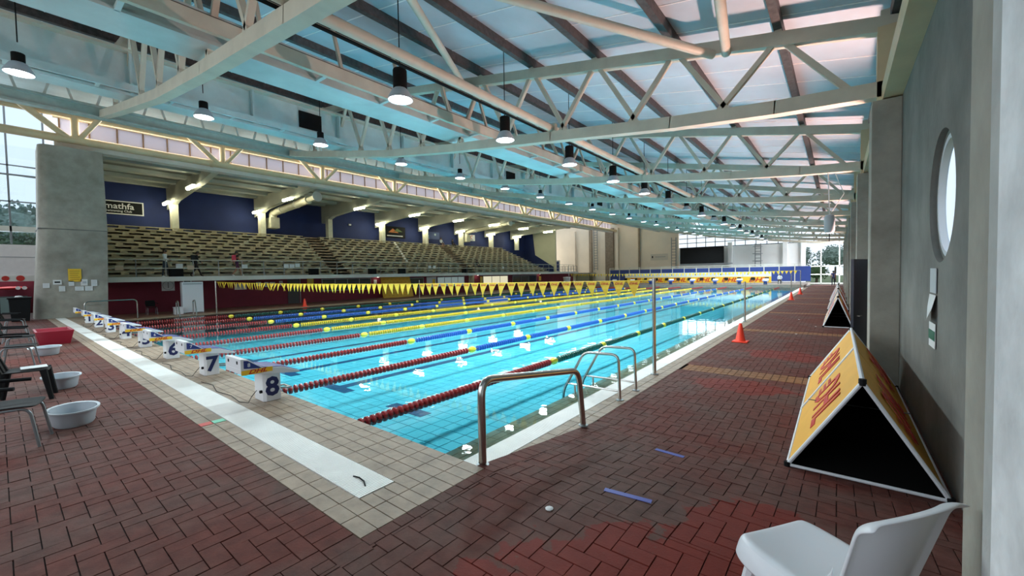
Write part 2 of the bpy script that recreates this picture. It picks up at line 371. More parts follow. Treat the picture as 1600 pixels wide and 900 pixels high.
# ---- pool ---------------------------------------------------------
ZP = -.52
pool = thing('pool_basin', 'turquoise tiled swimming pool basin under clear water', 'swimming pool', kind='structure')
b = MB(); b.box(XL-.2, -3.15, YW-.2, YF+.2, ZP-.2, ZP-.006); b.build('basin_bed', M_PGROUT, pool)
b = MB(); b.box(XL-.2, XL, YW, YF, ZP, .0); b.box(XL, XR, YF, YF+.2, ZP, .0); b.box(XR, XR+.06, YW, YF, ZP, -.055); b.build('basin_wall', M_POOL, pool)
PT = .27; pt = []
for i in range(int((XR-XL)/PT)+1):
    for j in range(int((YF-YW)/PT)+1): pt.append((XR-PT*(i+.5), YW+PT*(j+.5), PT, PT))
lay(pt, 'pool_tile', M_POOL, pool, lambda y: ZP, 300, h=.006, jitter=.0, tilt=False, gap=.014)
ledge = []
y = YW+.12
while y < YF:
    for j in range(3): ledge.append((XR+.115*(j+.5), y, .115, .23))
    y += .23
MB().box(XR, -3.15, YW, YF, -.25, -.045).build('ledge_bed', M_TGROUT, pool)
lay(ledge, 'ledge_tile', M_WETTILE, pool, lambda y: -.03, 150, jitter=.0005, tilt=False, gap=.008)
LANE = [-5.05 - 2.572*k for k in range(9)]                              # nine lane ropes
for k in range(8):
    cx = (LANE[k]+LANE[k+1])/2
    b = MB(); b.box(cx-.13, cx+.13, YW+2.1, YF-2.1, ZP, ZP+.004); b.box(cx-.52, cx+.52, YW+2.0, YW+2.26, ZP, ZP+.0045); b.box(cx-.52, cx+.52, YF-2.26, YF-2.0, ZP, ZP+.0045)
    b.build('lane_marking', M_NAVYTILE, pool)
# water
m = bpy.data.materials.new('pool_water'); m.use_nodes = True; nt = m.node_tree; N = nt.nodes; L = nt.links; N.clear()
t = N.new('ShaderNodeBsdfTransparent'); t.inputs[0].default_value = (.80, .97, .985, 1)
g = N.new('ShaderNodeBsdfGlossy'); g.inputs['Roughness'].default_value = .015
fr = N.new('ShaderNodeFresnel'); fr.inputs[0].default_value = 1.33
mx = N.new('ShaderNodeMixShader'); no = N.new('ShaderNodeTexNoise'); no.inputs['Scale'].default_value = 2.2; no.inputs['Detail'].default_value = 3
ge = N.new('ShaderNodeNewGeometry'); L.new(ge.outputs['Position'], no.inputs['Vector'])
bp = N.new('ShaderNodeBump'); bp.inputs['Strength'].default_value = .05; bp.inputs['Distance'].default_value = .06; L.new(no.outputs['Fac'], bp.inputs['Height'])
L.new(bp.outputs['Normal'], g.inputs['Normal']); L.new(bp.outputs['Normal'], fr.inputs['Normal'])
L.new(fr.outputs[0], mx.inputs[0]); L.new(t.outputs[0], mx.inputs[1]); L.new(g.outputs[0], mx.inputs[2])
o = N.new('ShaderNodeOutputMaterial'); L.new(mx.outputs[0], o.inputs[0]); MATS['pool_water'] = m
wt = MB().add([(XL,YW,0),(-3.15,YW,0),(-3.15,YF,0),(XL,YF,0)], [(0,1,2,3)]).build('water', m)
tag(wt, 'clear still water filling the fifty metre pool', 'water', kind='structure')
# ---- far side deck ------------------------------------------------
fd = MB().box(-36, -29.1, 1.2, 62, -.3, .02).build('floor', mat('brown_deck', (.20,.085,.055), .55, var=.35, scale=1.2))
tag(fd, 'brown deck between the pool and the maroon wall', 'floor', kind='structure')
fe = thing('floor', 'raised brown deck behind the far starting blocks', 'floor', kind='structure')
MB().box(-29.2, -2.85, YF, 66, -.3, .28).build('slab', mat('grey_deck', (.26,.22,.19), .7, var=.2), fe)
MB().box(-29.2, -3.0, YF-.02, YF+.25, .28, .34).build('kerb', M_TILE, fe)
# ---- right wall ---------------------------------------------------
wr = thing('wall_right', 'dark concrete wall with a round porthole and projecting fins', 'wall', kind='structure')
HY, HZ, HR = 5.92, 2.70, .66
b = MB()
def rwall(y0, y1, z0, z1): b.box(XWALL, XWALL+.09, y0, y1, z0, z1)
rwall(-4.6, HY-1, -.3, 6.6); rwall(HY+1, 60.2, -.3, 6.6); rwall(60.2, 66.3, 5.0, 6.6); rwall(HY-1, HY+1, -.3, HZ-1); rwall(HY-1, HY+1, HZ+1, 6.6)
n = 48; ring = [(HY+HR*math.cos(2*PI*k/n), HZ+HR*math.sin(2*PI*k/n)) for k in range(n)]
def sq(k):
    a = 2*PI*k/n; c, s = math.cos(a), math.sin(a); m_ = max(abs(c), abs(s)); return (HY+c/m_, HZ+s/m_)
vs = []; fs = []
for k in range(n):
    r_ = ring[k]; q_ = sq(k); ri = (HY+(r_[0]-HY)*.93, HZ+(r_[1]-HZ)*.93)
    vs += [(XWALL, q_[0], q_[1]), (XWALL, r_[0], r_[1]), (XWALL+.055, r_[0], r_[1]), (XWALL+.055, ri[0], ri[1]), (XWALL+.09, ri[0], ri[1])]
for k in range(n):
    a, c = k*5, ((k+1) % n)*5
    for j in range(4): fs.append((a+j, a+j+1, c+j+1, c+j))
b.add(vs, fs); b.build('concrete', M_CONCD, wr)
wn = thing('window_1', 'round white framed porthole in the dark concrete wall', 'window', (XWALL+.085, HY, HZ), kind='structure')
vs = []; fs = []
for k in range(n):
    a = 2*PI*k/n; c, s = math.cos(a), math.sin(a); r0, r1 = HR*.93, HR*.85
    vs += [(.0, r0*c, r0*s), (-.03, r0*c, r0*s), (-.03, r1*c, r1*s), (.03, r1*c, r1*s)]
for k in range(n):
    a, c = k*4, ((k+1) % n)*4
    for j in range(3): fs.append((a+j, a+j+1, c+j+1, c+j))
MB().add(vs, fs).build('window_frame', M_WPLAST, wn, smooth=True)
MB().add([(.02, HR*.87*math.cos(2*PI*k/n), HR*.87*math.sin(2*PI*k/n)) for k in range(n)], [tuple(range(n))]).build('pane', M_GLASS, wn)
wd9 = thing('window_9', 'tall side glazing where the concrete wall ends by the far doors', 'window', kind='structure')
b = MB()
for y in (60.25, 62.2, 64.2, 66.2): b.box(XWALL, XWALL+.08, y-.05, y+.05, 0, 5.0)
for z in (.05, 1.3, 2.4, 4.95): b.box(XWALL, XWALL+.08, 60.2, 66.2, z-.05, z+.05)
b.build('window_frame', M_WHITE, wd9)
for y in (60.3, 62.25, 64.25): MB().box(XWALL+.03, XWALL+.04, y, y+1.9, .1, 4.9).build('pane', M_GLASS, wd9)
# fins carrying the trusses
for k in range(1, 9):
    y = TRUSS_Y[k]; f = MB().box(.42 if k < 3 else .40, XWALL, y-.45, y+.25, -.05, 4.78).build('fin', M_CONC, wr, bevel=.012)
b = MB(); b.box(.42, XWALL, 1.9, 2.52, .0, 4.78); b.build('fin', M_CONC, wr, bevel=.01)
MB().box(.36, XWALL, 1.74, 1.90, .0, 7.).build('fin', M_CONCL, wr)
MB().box(.345, XWALL, -1.2, 1.735, .0, 7.).build('fin', mat('rough_lit_concrete', (.74,.76,.78), .85, var=.28, scale=2.6, bump=.6, bscale=9), wr)  # light falling on the nearest fin is put into its concrete colour
for k in range(0, 9): MB().box(.56, XWALL, TRUSS_Y[k]+.12, TRUSS_Y[k+1]-.12, 4.80, 5.10).build('ring_beam', M_YCREAM, wr)
# ---- end wall behind the camera, glazed ---------------------------
we = thing('wall_near', 'glazed end wall of the hall with steel mullions', 'wall', kind='structure')
MB().box(-36.3, 1.1, -4.9, -4.6, -.3, 1.6).build('dado', M_CONC, we)
b = MB(); x = -36
while x < 1: b.box(x-.04, x+.04, -4.8, -4.7, 1.6, 11); x += 2.0
for z in (1.62, 3.2, 4.9, 6.8): b.box(-36, 1, -4.8, -4.7, z-.04, z+.04)
b.build('mullion_grid', M_GREYST, we)
MB().box(-36.3, 1.1, -4.9, -4.6, 6.8, 11).build('upper_cladding', M_BACKW2, we)
# ---- side glazing by the tapered column ---------------------------
wl = thing('wall_left', 'white end bay with tall glazing above a pale panel', 'wall', kind='structure')
XG = -36.0
MB().box(XG-.3, XG, -4.6, 1.9, 2.42, 4.15).build('white_panel', mat('pale_panel', (.74,.70,.69), .6, var=.05), wl)
MB().box(XG-.02, XG+.012, -4.6, 1.9, 3.44, 3.47).build('panel_joint', M_GREYST, wl)
MB().box(XG-.3, XG+.05, -4.6, 1.9, 2.10, 2.42).build('sign_fascia', M_SLABW, wl)
MB().box(XG-.3, XG, -4.6, 1.9, 4.88, 5.18).build('transom', M_WHITE, wl)
b = MB().box(XG-1.6, XG-1.3, -4.6, 3.0, -.3, 2.2); b.build('maroon_panel', M_MAROON, wl)
for q in ((.33, .14), (.86, .16)):
    e = MB().lathe([(0,0),(q[1],0),(q[1],.012),(0,.012)], 14).build('red_emblem', M_RED, wl)
    e.rotation_euler = (0, PI/2, 0); e.location = (XG+.06, q[0], 2.27)
wg = thing('window_2', 'tall glazed window bay beside the tapered concrete column', 'window', kind='structure')
b = MB()
for y in (-4.2, -2.7, -1.2, .62, 2.0): b.box(XG-.08, XG, y-.04, y+.04, 4.2, 12)
for z in (6.55, 8.55, 10.6): b.box(XG-.08, XG, -4.6, 2.2, z-.035, z+.035)
b.box(XG-.1, XG+.02, -4.6, 2.2, 7.98, 8.08); b.build('window_frame', M_GREYST, wg)
for (z0, z1) in ((4.15, 4.88), (5.18, 6.55), (6.55, 8.55), (8.55, 10.6), (10.6, 12)):
    for (y0, y1) in ((-1.2, .62), (.62, 2.0)):
        MB().box(XG-.06, XG-.05, y0, y1, z0, z1).build('pane', M_GLASS, wg)
# ---- tapered column -----------------------------------------------
cl = thing('column', 'massive tapered concrete column with notices pinned to it', 'column', kind='structure')
b = MB(); lv = [(0.0, 1.02, 3.46, .0), (4.55, 1.30, 3.60, .0), (8.45, 1.42, 3.56, .0)]
vs = []; fs = []; RN = 7
for (z, y0, y1, _) in lv:
    ring_ = []
    for k in range(RN+1):                          # rounded near-left edge
        a = PI/2*k/RN; ring_.append((-28.9-.42+.42*math.cos(a)*1.0, y0+.35-.35*math.sin(a)))
    ring_ = [(-28.9, y1)] + ring_ + [(-30.9, y0+.02), (-30.9, y1)]
    vs += [(p[0], p[1], z) for p in ring_]
nn = len(ring_)
for i in range(len(lv)-1):
    for k in range(nn): fs.append((i*nn+k, i*nn+(k+1)%nn, (i+1)*nn+(k+1)%nn, (i+1)*nn+k))
fs.append(tuple((len(lv)-1)*nn+k for k in range(nn)))
b.add(vs, fs).build('shaft', M_CONC, cl, smooth=True)
MB().box(-30.92, -28.893, 1.29, 3.6, 4.50, 4.55).build('pour_joint', M_CONCD, cl)
# ---- stand --------------------------------------------------------
NR = 13; SX0 = -33.0; SX1 = -42.0; SZ0 = 2.2; SZ1 = 6.05; SY0 = 2.9; SY1 = 50.0
st = thing('grandstand', 'stepped concrete grandstand rising behind the railing', 'grandstand', kind='structure')
prof = [(SX0, SZ0-.2)]
for i in range(NR):
    xa = SX0 + (SX1-SX0)*i/NR; xb = SX0 + (SX1-SX0)*(i+1)/NR; z = SZ0 + (SZ1-SZ0)*(i+1)/NR
    prof += [(xa, z-.12), (xb, z-.12)]
prof += [(SX1-1.2, SZ1-.12), (SX1-1.2, SZ0-.2)]
MB().extrude([(p[0], SY0, p[1]) for p in prof], (0, SY1-SY0, 0)).build('terrace', M_TERR, st)
for z0 in range(2):
    ya, yb = ((18.3, 20.0), (34.0, 37.6))[z0]
    for i in range(NR*2):
        xa = SX0 + (SX1-SX0)*i/(NR*2); xb = SX0 + (SX1-SX0)*(i+1)/(NR*2); z = SZ0 + (SZ1-SZ0)*(i+1)/(NR*2)
        yc = ya + (yb-ya)*(i+.5)/(NR*2)
        MB().box(xb, xa, yc-.75, yc+.75, z-.4, z+.02).build('aisle_step', M_AISLE, st)
MB().box(SX0, -31.5, SY0+.3, 56, SZ0-.22, SZ0-.02).build('walkway', M_SLABW, st)
MB().box(-31.56, -31.46, SY0+.3, 56, SZ0-.26, SZ0+.02).build('edge_fascia', M_SLABW, st)
MB().box(-33.8, -33.5, 1.9, 58, -.3, SZ0-.2).build('undercroft_wall', M_MAROON, st)
MB().box(-43.5, -43.2, 2.6, 60, 2, 10).build('rear_wall', M_BLUEW, st)
MB().box(-43.2, -31, 2.6, 2.9, 2.0, 9.7).build('side_wall', M_CONC, st)
# far end of the stand
MB().extrude([(-43.2,58,1.8),(-36.8,58,1.8),(-36.8,58,10.2),(-43.2,58,10.2)], (0,.3,0)).build('gable', mat('pale_yellow_paint', (.55,.56,.42), .7, var=.08, scale=.4), st)
MB().extrude([(-43.2,57.9,1.8),(-37.2,57.9,1.8),(-37.2,57.9,3.1),(-40.9,57.9,5.2),(-41.5,57.9,9.8),(-43.2,57.9,9.8)], (0,.09,0)).build('painted_flank', M_BLUEW, st)
# benches
for i in range(NR):
    xa = SX0 + (SX1-SX0)*i/NR; z = SZ0 + (SZ1-SZ0)*(i+1)/NR - .12
    t = i/NR
    cuts = [(3.4, 18.3+1.7*t-.85), (18.3+1.7*t+.85, 34.0+3.6*t-.85), (34.0+3.6*t+.85, SY1-.2)]
    for s_, (y0, y1) in enumerate(cuts):
        be = thing('bench', 'grey slatted bench, %s row up from the railing in the %s block of the stand' % (nth(i), ('nearest', 'middle', 'farthest')[s_]), 'bench', (xa-.30, (y0+y1)/2, z), group='stand benches')
        hl = (y1-y0)/2
        MB().box(-.39, .20, -hl, hl, .14, .21).build('seat', M_BENCH, be)
        sb = MB(); q = -hl + (.55 if i % 2 else .05); 
        while q < hl: sb.box(-.30, .17, q, min(q+.36, hl), 0, .14); q += 1.15
        sb.build('support_row', M_BENCH, be, kind='stuff')
# stand roof
sr = thing('stand_roof', 'pale ribbed roof over the grandstand', 'roof', kind='structure')
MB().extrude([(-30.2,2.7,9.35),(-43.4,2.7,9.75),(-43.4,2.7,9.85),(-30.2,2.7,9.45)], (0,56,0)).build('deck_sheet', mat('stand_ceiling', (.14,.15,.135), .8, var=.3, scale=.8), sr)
for x in (-31.2, -34.2, -37.2, -40.0, -42.3):
    MB().box(x-.32, x+.32, 2.9, 58, 9.08+(-30.2-x)*.03, 9.34+(-30.2-x)*.03).build('purlin', mat('pale_green_steel', (.38,.41,.36), .6, var=.12, scale=.8), sr)
MB().box(-30.45, -30.1, 3.55, 58, 8.62, 8.86).build('fascia', M_SLABW, sr)
STY = [2.7+6.4*k for k in range(1, 9)]
for k, y in enumerate(STY):
    MB().extrude([(-30.4,y-.2,9.30),(-30.4,y-.2,9.02),(-34.5,y-.2,8.62),(-40.6,y-.2,8.25),(-42.6,y-.2,7.75),(-42.9,y-.2,7.75),(-42.9,y-.2,9.6)], (0,.4,0)).build('rafter', mat('stand_white', (.50,.51,.44), .6, var=.1, scale=.7), sr)
    MB().box(-42.05, -41.45, y-.22, y+.22, SZ1-.1, 8.35).build('post', mat('post_white', (.62,.62,.50), .6, var=.08), sr)
# ---- back wall ----------------------------------------------------
YB = 66.0
wb = thing('wall_back', 'cream clad far wall with columns and high bright glazing', 'wall', kind='structure')
MB().box(-46, -19.4, YB, YB+.3, -.3, 12).build('cream_panel', M_BACKW, wb)
MB().box(-19.4, -3.6, YB, YB+.3, 2.4, 5.5).build('white_panel', M_BACKW2, wb)
MB().box(-19.4, -3.6, YB, YB+.3, -.3, 2.4).build('lower_panel', M_BACKW2, wb)
for x, wd, mm in ((-37.6,.3,M_BACKW),(-34.4,.5,M_AISLE),(-30.8,1.5,mat('brown_concrete',(.22,.17,.12),.8,var=.25)),(-29.4,.4,M_BACKW),(-25.6,.25,M_AISLE),(-19.6,.6,M_BACKW),(-12.2,.55,M_BACKW2),(-5.6,.5,M_BACKW2),(-3.6,.5,M_BACKW2)):
    MB().box(x-wd/2, x+wd/2, YB-.35, YB, 0, 9.5 if x < -15 else 6.).build('pilaster', mm, wb)
b = MB()
for x in [-19.4+1.3*i for i in range(17)]: b.box(x-.05, x+.05, YB, YB+.1, 5.5, 8.6)
for z in (5.5, 6.2, 6.9, 7.6): b.box(-19.4, 1, YB, YB+.1, z-.05, z+.05)
b.build('clerestory_frame', M_GREYST, wb)
b = MB()
for x in (-3.5, -1.75, .1): b.box(x-.06, x+.06, YB, YB+.12, 0, 5.5)
for z in (.1, 1.25, 2.3, 5.5): b.box(-3.5, .8, YB, YB+.12, z-.07, z+.07)
b.build('glazed_door_frame', M_WHITE, wb)
for i, x in enumerate((-20.0, -8.7, -33.3)):
    ld = thing('wall_ladder', ('dark caged ladder beside the scoreboard', 'dark caged ladder on the white panel near the glazed doors', 'tall dark ladder beside the brown concrete pilaster')[i], 'ladder', (x, YB-.45, 0))
    z1 = (7.2, 5.6, 9.5)[i]
    for s in (-.33, .33): MB().box(s-.05, s+.05, -.05, .05, 2.4, z1).build('rail', M_GREYST, ld)
    z = 2.7
    while z < z1: MB().box(-.33, .33, -.03, .03, z-.04, z+.04).build('rung', M_GREYST, ld); z += .45
    if i == 1:
        for z in (3.2, 4.2, 5.2): MB().path([(.6*math.cos(a), -.35+.45*math.sin(a), z) for a in [PI*k/8 for k in range(-8, 9)]], .04, 6).build('hoop', M_GREYST, ld)
sb = thing('scoreboard', 'large black electronic scoreboard on the far wall', 'scoreboard', (-15.6, 64, 4.2))
MB().box(-3.0, 2.9, 0, .35, -1.15, 1.25).build('cabinet', M_BLACKM, sb); MB().box(-2.9, 2.8, -.02, 0, -1.05, 1.15).build('screen', M_SCREEN, sb)
MB().box(-3.0, 4.0, .1, .3, -1.3, -1.18).build('bracket_shelf', M_GREYST, sb)
for s in (-2.5, 2.4): MB().box(s-.06, s+.06, .35, 2.0, -.6, -.5).build('arm', M_GREYST, sb)
# ================================================================== ROOF STRUCTURE
def zt(x):
    if x >= -14: return 6.28 - .2*x
    if x >= -22: return 9.08 + .12*(-14-x)
    return 10.04 + .05*(-22-x)
def interp(pts, x):
    for (a, za), (c, zc) in zip(pts, pts[1:]):
        if c <= x <= a: return za + (zc-za)*(x-a)/(c-a)
    return pts[-1][1] if x < pts[-1][0] else pts[0][1]
BCH = [(.8,5.05),(-1,5.16),(-3,5.35),(-6.2,5.75),(-10,6.22),(-13.7,6.75),(-17.2,7.42),(-19.5,7.86),(-22,8.38)]
roof = thing('ceiling', 'pale insulated roof panels on dark purlins above the pool hall', 'ceiling', kind='structure')
xs = [1.1, -14, -22, -29.9]
y = -4.8; k = 0
me_p = None
while y < 66:
    if me_p is None:
        vs = []
        for x in xs: vs += [(x, .01, zt(x)+.42), (x, 1.19, zt(x)+.42), (x, .01, zt(x)+.52), (x, 1.19, zt(x)+.52)]
        fs = []
        for i in range(3):
            a, c = i*4, (i+1)*4; fs += [(a, a+1, c+1, c), (a+2, c+2, c+3, a+3), (a, c, c+2, a+2), (a+1, a+3, c+3, c+1)]
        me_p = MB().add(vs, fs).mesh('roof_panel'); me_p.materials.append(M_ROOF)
        vs = []
        for x in xs: vs += [(x, -.014, zt(x)+.410), (x, .014, zt(x)+.410), (x, -.014, zt(x)+.44), (x, .014, zt(x)+.44)]
        me_s = MB().add(vs, fs).mesh('joint_strip'); me_s.materials.append(M_SEAM)
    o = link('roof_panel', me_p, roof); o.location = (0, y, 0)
    o = link('joint_strip', me_s, roof); o.location = (0, y, 0)
    y += 1.2
PUR = [.75, -.95] + [-.95-1.96*i for i in range(1, 14)]
for x in PUR:
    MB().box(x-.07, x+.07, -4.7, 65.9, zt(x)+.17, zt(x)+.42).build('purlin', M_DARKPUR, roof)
# cross trusses
for k, y in enumerate(TRUSS_Y):
    tr = thing('roof_truss', 'cream steel roof truss spanning the pool, %s from the camera' % nth(k), 'roof truss', (0, y, 0), group='roof trusses', kind='structure')
    b = MB()
    for (a, za), (c, zc) in zip(BCH, BCH[1:]): b.beam((a+.01,0,za), (c-.01,0,zc), .24, .26)
    b.build('bottom_chord', M_CREAM, tr)
    b = MB(); b.beam((.8,0,zt(.8)), (-9.6,0,zt(-9.6)), .20, .26); b.build('top_chord', M_CREAM, tr)
    b = MB()
    for a, c in ((-9.6,-14),(-14,-22)): b.beam((a,0,zt(a)), (c,0,zt(c)), .2, .24)
    b.build('top_chord', M_CREAM, tr)
    tops = [.6] + [-.95-1.96*i for i in range(0, 11)]
    for i, x in enumerate(tops):
        for xn in ((x-.98-.12) if i else None, (x+.98+.12) if i else None):
            if xn is None or xn > .6 or xn < -21.6: continue
            MB().beam((x+(.1 if xn > x else -.1),0,zt(x)-.08), (xn,0,interp(BCH,xn)+.08), .10, .11, (0,1,0)).build('web_member', M_CREAM, tr)
        MB().box(x-.06, x+.06, -.09, .09, zt(x)+.1, zt(x)+.24).build('purlin_cleat', M_CREAM, tr)
    b = MB().box(.5, .76, -.12, .12, 4.78, zt(.8)); b.build('end_post', M_YCREAM, tr)
# roof bracing tubes in the nearest bay
for i, (p, q) in enumerate((((-9.4,9.6,8.0), (-5.2,3.1,7.15)), ((-2.1,9.6,6.55), (-7.0,3.1,7.5)), ((-1.85,9.6,6.5), (-.9,3.1,6.3)))):
    t = MB().path([p, q], .09, 10).build('brace_tube', M_CREAM, None, smooth=True)
    tag(t, ('pale green roof bracing tube slanting from the ridge member towards the camera', 'long cream roof bracing tube slanting from the truss up across the panels', 'short cream roof bracing tube beside the long one')[i], 'brace', 'roof bracing tubes', kind='structure')
# ridge member with hangers and the catwalk
cw = thing('catwalk', 'pale steel catwalk box girder running the length of the hall', 'catwalk', kind='structure')
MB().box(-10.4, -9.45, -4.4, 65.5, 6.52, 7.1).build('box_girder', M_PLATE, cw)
MB().box(-9.06, -8.96, -4.4, 65.5, 6.50, 6.78).build('edge_channel', M_CREAM, cw)
MB().box(-9.45, -9.0, -4.4, 65.5, 6.80, 6.82).build('walk_grating', mat('grating_dark', (.10,.085,.07), .8), cw)
y = -3.6
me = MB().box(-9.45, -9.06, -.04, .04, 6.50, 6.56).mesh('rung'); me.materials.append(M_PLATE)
while y < 65: o = link('rung', me, cw); o.location = (0, y, 0); y += 1.675
MB().box(-9.46, -9.42, -4.4, 65.5, 6.50, 6.56).build('inner_flange', M_PLATE, cw)
MB().path([(-9.5,-4.4,8.1),(-9.5,65.5,8.1)], .10, 8).build('ridge_tube', M_CREAM, cw, smooth=True)
MB().path([(-9.0,-4.4,7.55),(-9.0,65.5,7.55)], .03, 6).build('handrail', M_CREAM, cw, smooth=True)
me = MB().beam((-9.02,0,6.7), (-9.45,0,8.05), .07, .07).mesh('hanger'); me.materials.append(M_CREAM); y = -3.2
while y < 65: o = link('hanger', me, cw); o.location = (0, y, 0); y += 1.675
# service pipe run
pr = thing('pipe_run', 'cream service tube running lengthwise above the near lanes', 'pipe', kind='structure')
MB().path([(-6.2,-4.4,5.98),(-6.2,65.5,5.98)], .10, 10).build('tube', M_CREAM, pr, smooth=True)
for y in TRUSS_Y: MB().box(-6.32, -6.08, y-.06, y+.06, 5.8, 6.1).build('clamp', M_CREAM, pr)
MB().path([(-6.55,-4.4,6.02),(-6.55,65.5,6.02)], .035, 6).build('conduit', M_BLACK, pr)
# deep plate girder further left
pg = thing('plate_girder', 'deep pale plate girder running lengthwise over the middle lanes', 'girder', kind='structure')
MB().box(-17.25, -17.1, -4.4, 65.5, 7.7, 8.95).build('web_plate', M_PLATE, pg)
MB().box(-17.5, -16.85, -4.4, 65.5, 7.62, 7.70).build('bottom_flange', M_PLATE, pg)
MB().box(-17.5, -16.85, -4.4, 65.5, 8.95, 9.03).build('top_flange', M_CREAM, pg)
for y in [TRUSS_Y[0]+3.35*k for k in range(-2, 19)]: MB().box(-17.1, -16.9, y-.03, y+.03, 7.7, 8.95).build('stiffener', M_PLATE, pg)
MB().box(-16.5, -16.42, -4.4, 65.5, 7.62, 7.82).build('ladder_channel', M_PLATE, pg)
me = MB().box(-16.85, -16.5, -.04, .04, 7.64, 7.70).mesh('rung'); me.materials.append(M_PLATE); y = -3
while y < 65: o = link('rung', me, pg); o.location = (0, y, 0); y += 1.675
for i, y in enumerate((8.3, 21.5, 34.5)): MB().box(-17.08, -17.02, y-.45, y+.45, 8.1, 8.75).build('vent_opening', M_BLACKM, pg)
# eaves beam where the trusses end on the stand side
eb = thing('eaves_beam', 'pale green lengthwise steel beam at the stand side of the roof', 'beam', kind='structure')
MB().box(-22.35, -22.05, -4.4, 65.5, 8.22, 8.30).build('bottom_flange', mat('sea_green_steel', (.42,.50,.46), .5, var=.12), eb)
MB().box(-22.25, -22.15, -4.4, 65.5, 8.30, 8.62).build('web_plate', MATS['sea_green_steel'], eb)
MB().box(-22.35, -22.05, -4.4, 65.5, 8.62, 8.70).build('top_flange', MATS['sea_green_steel'], eb)
me = MB().beam((-22.2,-.35,8.7), (-22.2,0,10.0), .07, .07).beam((-22.2,.35,8.7), (-22.2,0,10.0), .07, .07).mesh('strut_pair'); me.materials.append(M_WHITE); y = -3.7
while y < 65: o = link('strut_pair', me, eb); o.location = (0, y, 0); y += 1.34
# soffit panel between eaves beam and clerestory
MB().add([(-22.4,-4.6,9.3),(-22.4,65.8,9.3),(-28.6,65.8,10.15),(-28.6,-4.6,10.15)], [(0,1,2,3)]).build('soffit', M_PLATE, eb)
# clerestory girder on the column line
cg = thing('clerestory_girder', 'cream tubular girder carrying the stand side clerestory', 'girder', kind='structure')
XC = -29.5
MB().path([(XC,-4.5,8.98),(XC,65.8,8.98)], .20, 14).build('bottom_tube', M_YCREAM, cg, smooth=True)
MB().path([(XC,-4.5,10.12),(XC,65.8,10.12)], .13, 12).build('top_tube', M_YCREAM, cg, smooth=True)
for k in range(10):
    y = 2.7 + 6.2*k
    MB().path([(XC,y,9.0),(XC,y,10.2)], .15, 12).build('post', M_YCREAM, cg, smooth=True)
    MB().path([(XC,y-.2,9.0),(XC+.5,y-1.9,10.3)], .14, 12).build('diagonal', M_YCREAM, cg, smooth=True)
    MB().path([(XC,y+.1,9.0),(XC+.9,y+.9,10.2)], .11, 10).build('diagonal', M_YCREAM, cg, smooth=True)
    MB().path([(XC,y-.62,8.98),(XC,y-.52,8.98)], .235, 14).build('collar', M_YCREAM, cg, smooth=True)
m = bpy.data.materials.new('translucent_sheet'); m.use_nodes = True; nt = m.node_tree; N = nt.nodes; L = nt.links; N.clear()
t = N.new('ShaderNodeBsdfTranslucent'); t.inputs[0].default_value = (.92,.88,.94,1); d = N.new('ShaderNodeBsdfDiffuse'); d.inputs[0].default_value = (.75,.70,.76,1)
mx = N.new('ShaderNodeMixShader'); mx.inputs[0].default_value = .15; L.new(t.outputs[0], mx.inputs[1]); L.new(d.outputs[0], mx.inputs[2])
o = N.new('ShaderNodeOutputMaterial'); L.new(mx.outputs[0], o.inputs[0]); M_FROST = m
wc = thing('window_3', 'strip of translucent clerestory panes above the stand roof', 'window', kind='structure')
me = MB().box(-29.86, -29.84, .02, 1.01, 9.18, 10.02).mesh('pane'); me.materials.append(M_FROST)
mp = MB().box(-29.90, -29.80, -.03, .03, 9.1, 10.1).mesh('mullion'); mp.materials.append(mat('brown_mullion', (.20,.14,.11), .7)); y = 2.2
while y < 64: o = link('pane', me, wc); o.location = (0,y,0); o = link('mullion', mp, wc); o.location = (0,y,0); y += 1.033
MB().box(-29.95, -29.75, 2, 65, 10.02, 10.55).build('head_rail', M_BACKW, wc)
MB().box(-29.95, -29.75, 2, 65, 8.6, 9.18).build('sill_rail', M_SLABW, wc)
# ---- lamps --------------------------------------------------------
def make_lamp():
    t = thing('high_bay_lamp', '', 'lamp')
    MB().lathe([(.0,.62),(.13,.62),(.14,.60),(.14,.24),(.13,.22),(0,.22)], 14).build('ballast', M_BLACKM, t, smooth=True)
    MB().lathe([(.12,.24),(.16,.20),(.24,.06),(.255,.0),(.245,.0),(.22,.06),(.10,.2)], 20, cap=False).build('reflector', M_GPLAST, t, smooth=True)
    MB().lathe([(0,.03),(.23,.03),(.235,.01),(.0,.005)], 20).build('lens', M_LAMP, t, smooth=True)
    MB().path([(0,0,.62),(0,0,2.48)], .012, 5).build('rod', M_BLACK, t)
    return t
lamp0 = make_lamp(); first = True
LAMPS = []
for k in range(17): LAMPS.append((-7.05, 5.3+3.38*k, 5.60, 'near', k))
for k in range(18): LAMPS.append((-14.5, .50+3.45*k, 6.72, 'middle', k))
ld = bpy.data.lights.new('high_bay_beam', 'SPOT'); ld.energy = 600; ld.color = (.80, .95, 1.0); ld.spot_size = 2.75; ld.spot_blend = .5; ld.shadow_soft_size = .22
for (x, y, z, row, k) in LAMPS:
    t = lamp0 if first else copy_tree(lamp0); first = False
    t.location = (x, y, z)
    if row == 'middle':
        for ch in t.children:
            if ch.name.startswith('rod'): ch.scale.z = 1.13
            if ch.name.startswith('ballast'): ch.scale = (.8, .8, .55); ch.location.z = .11
    tag(t, 'high-bay lamp with black top, %s from the camera above the %s lanes' % (nth(k), row), 'lamp', 'high-bay lamps')
    if not (row == 'near' and k in (5, 6, 8)):
        l = bpy.data.objects.new('beam', ld); COL.objects.link(l); l.parent = t; l.location = (0,0,-.03)
    else:
        for ch in t.children:
            if ch.name.startswith('lens'): ch.data = ch.data.copy(); ch.data.materials[0] = M_GPLAST
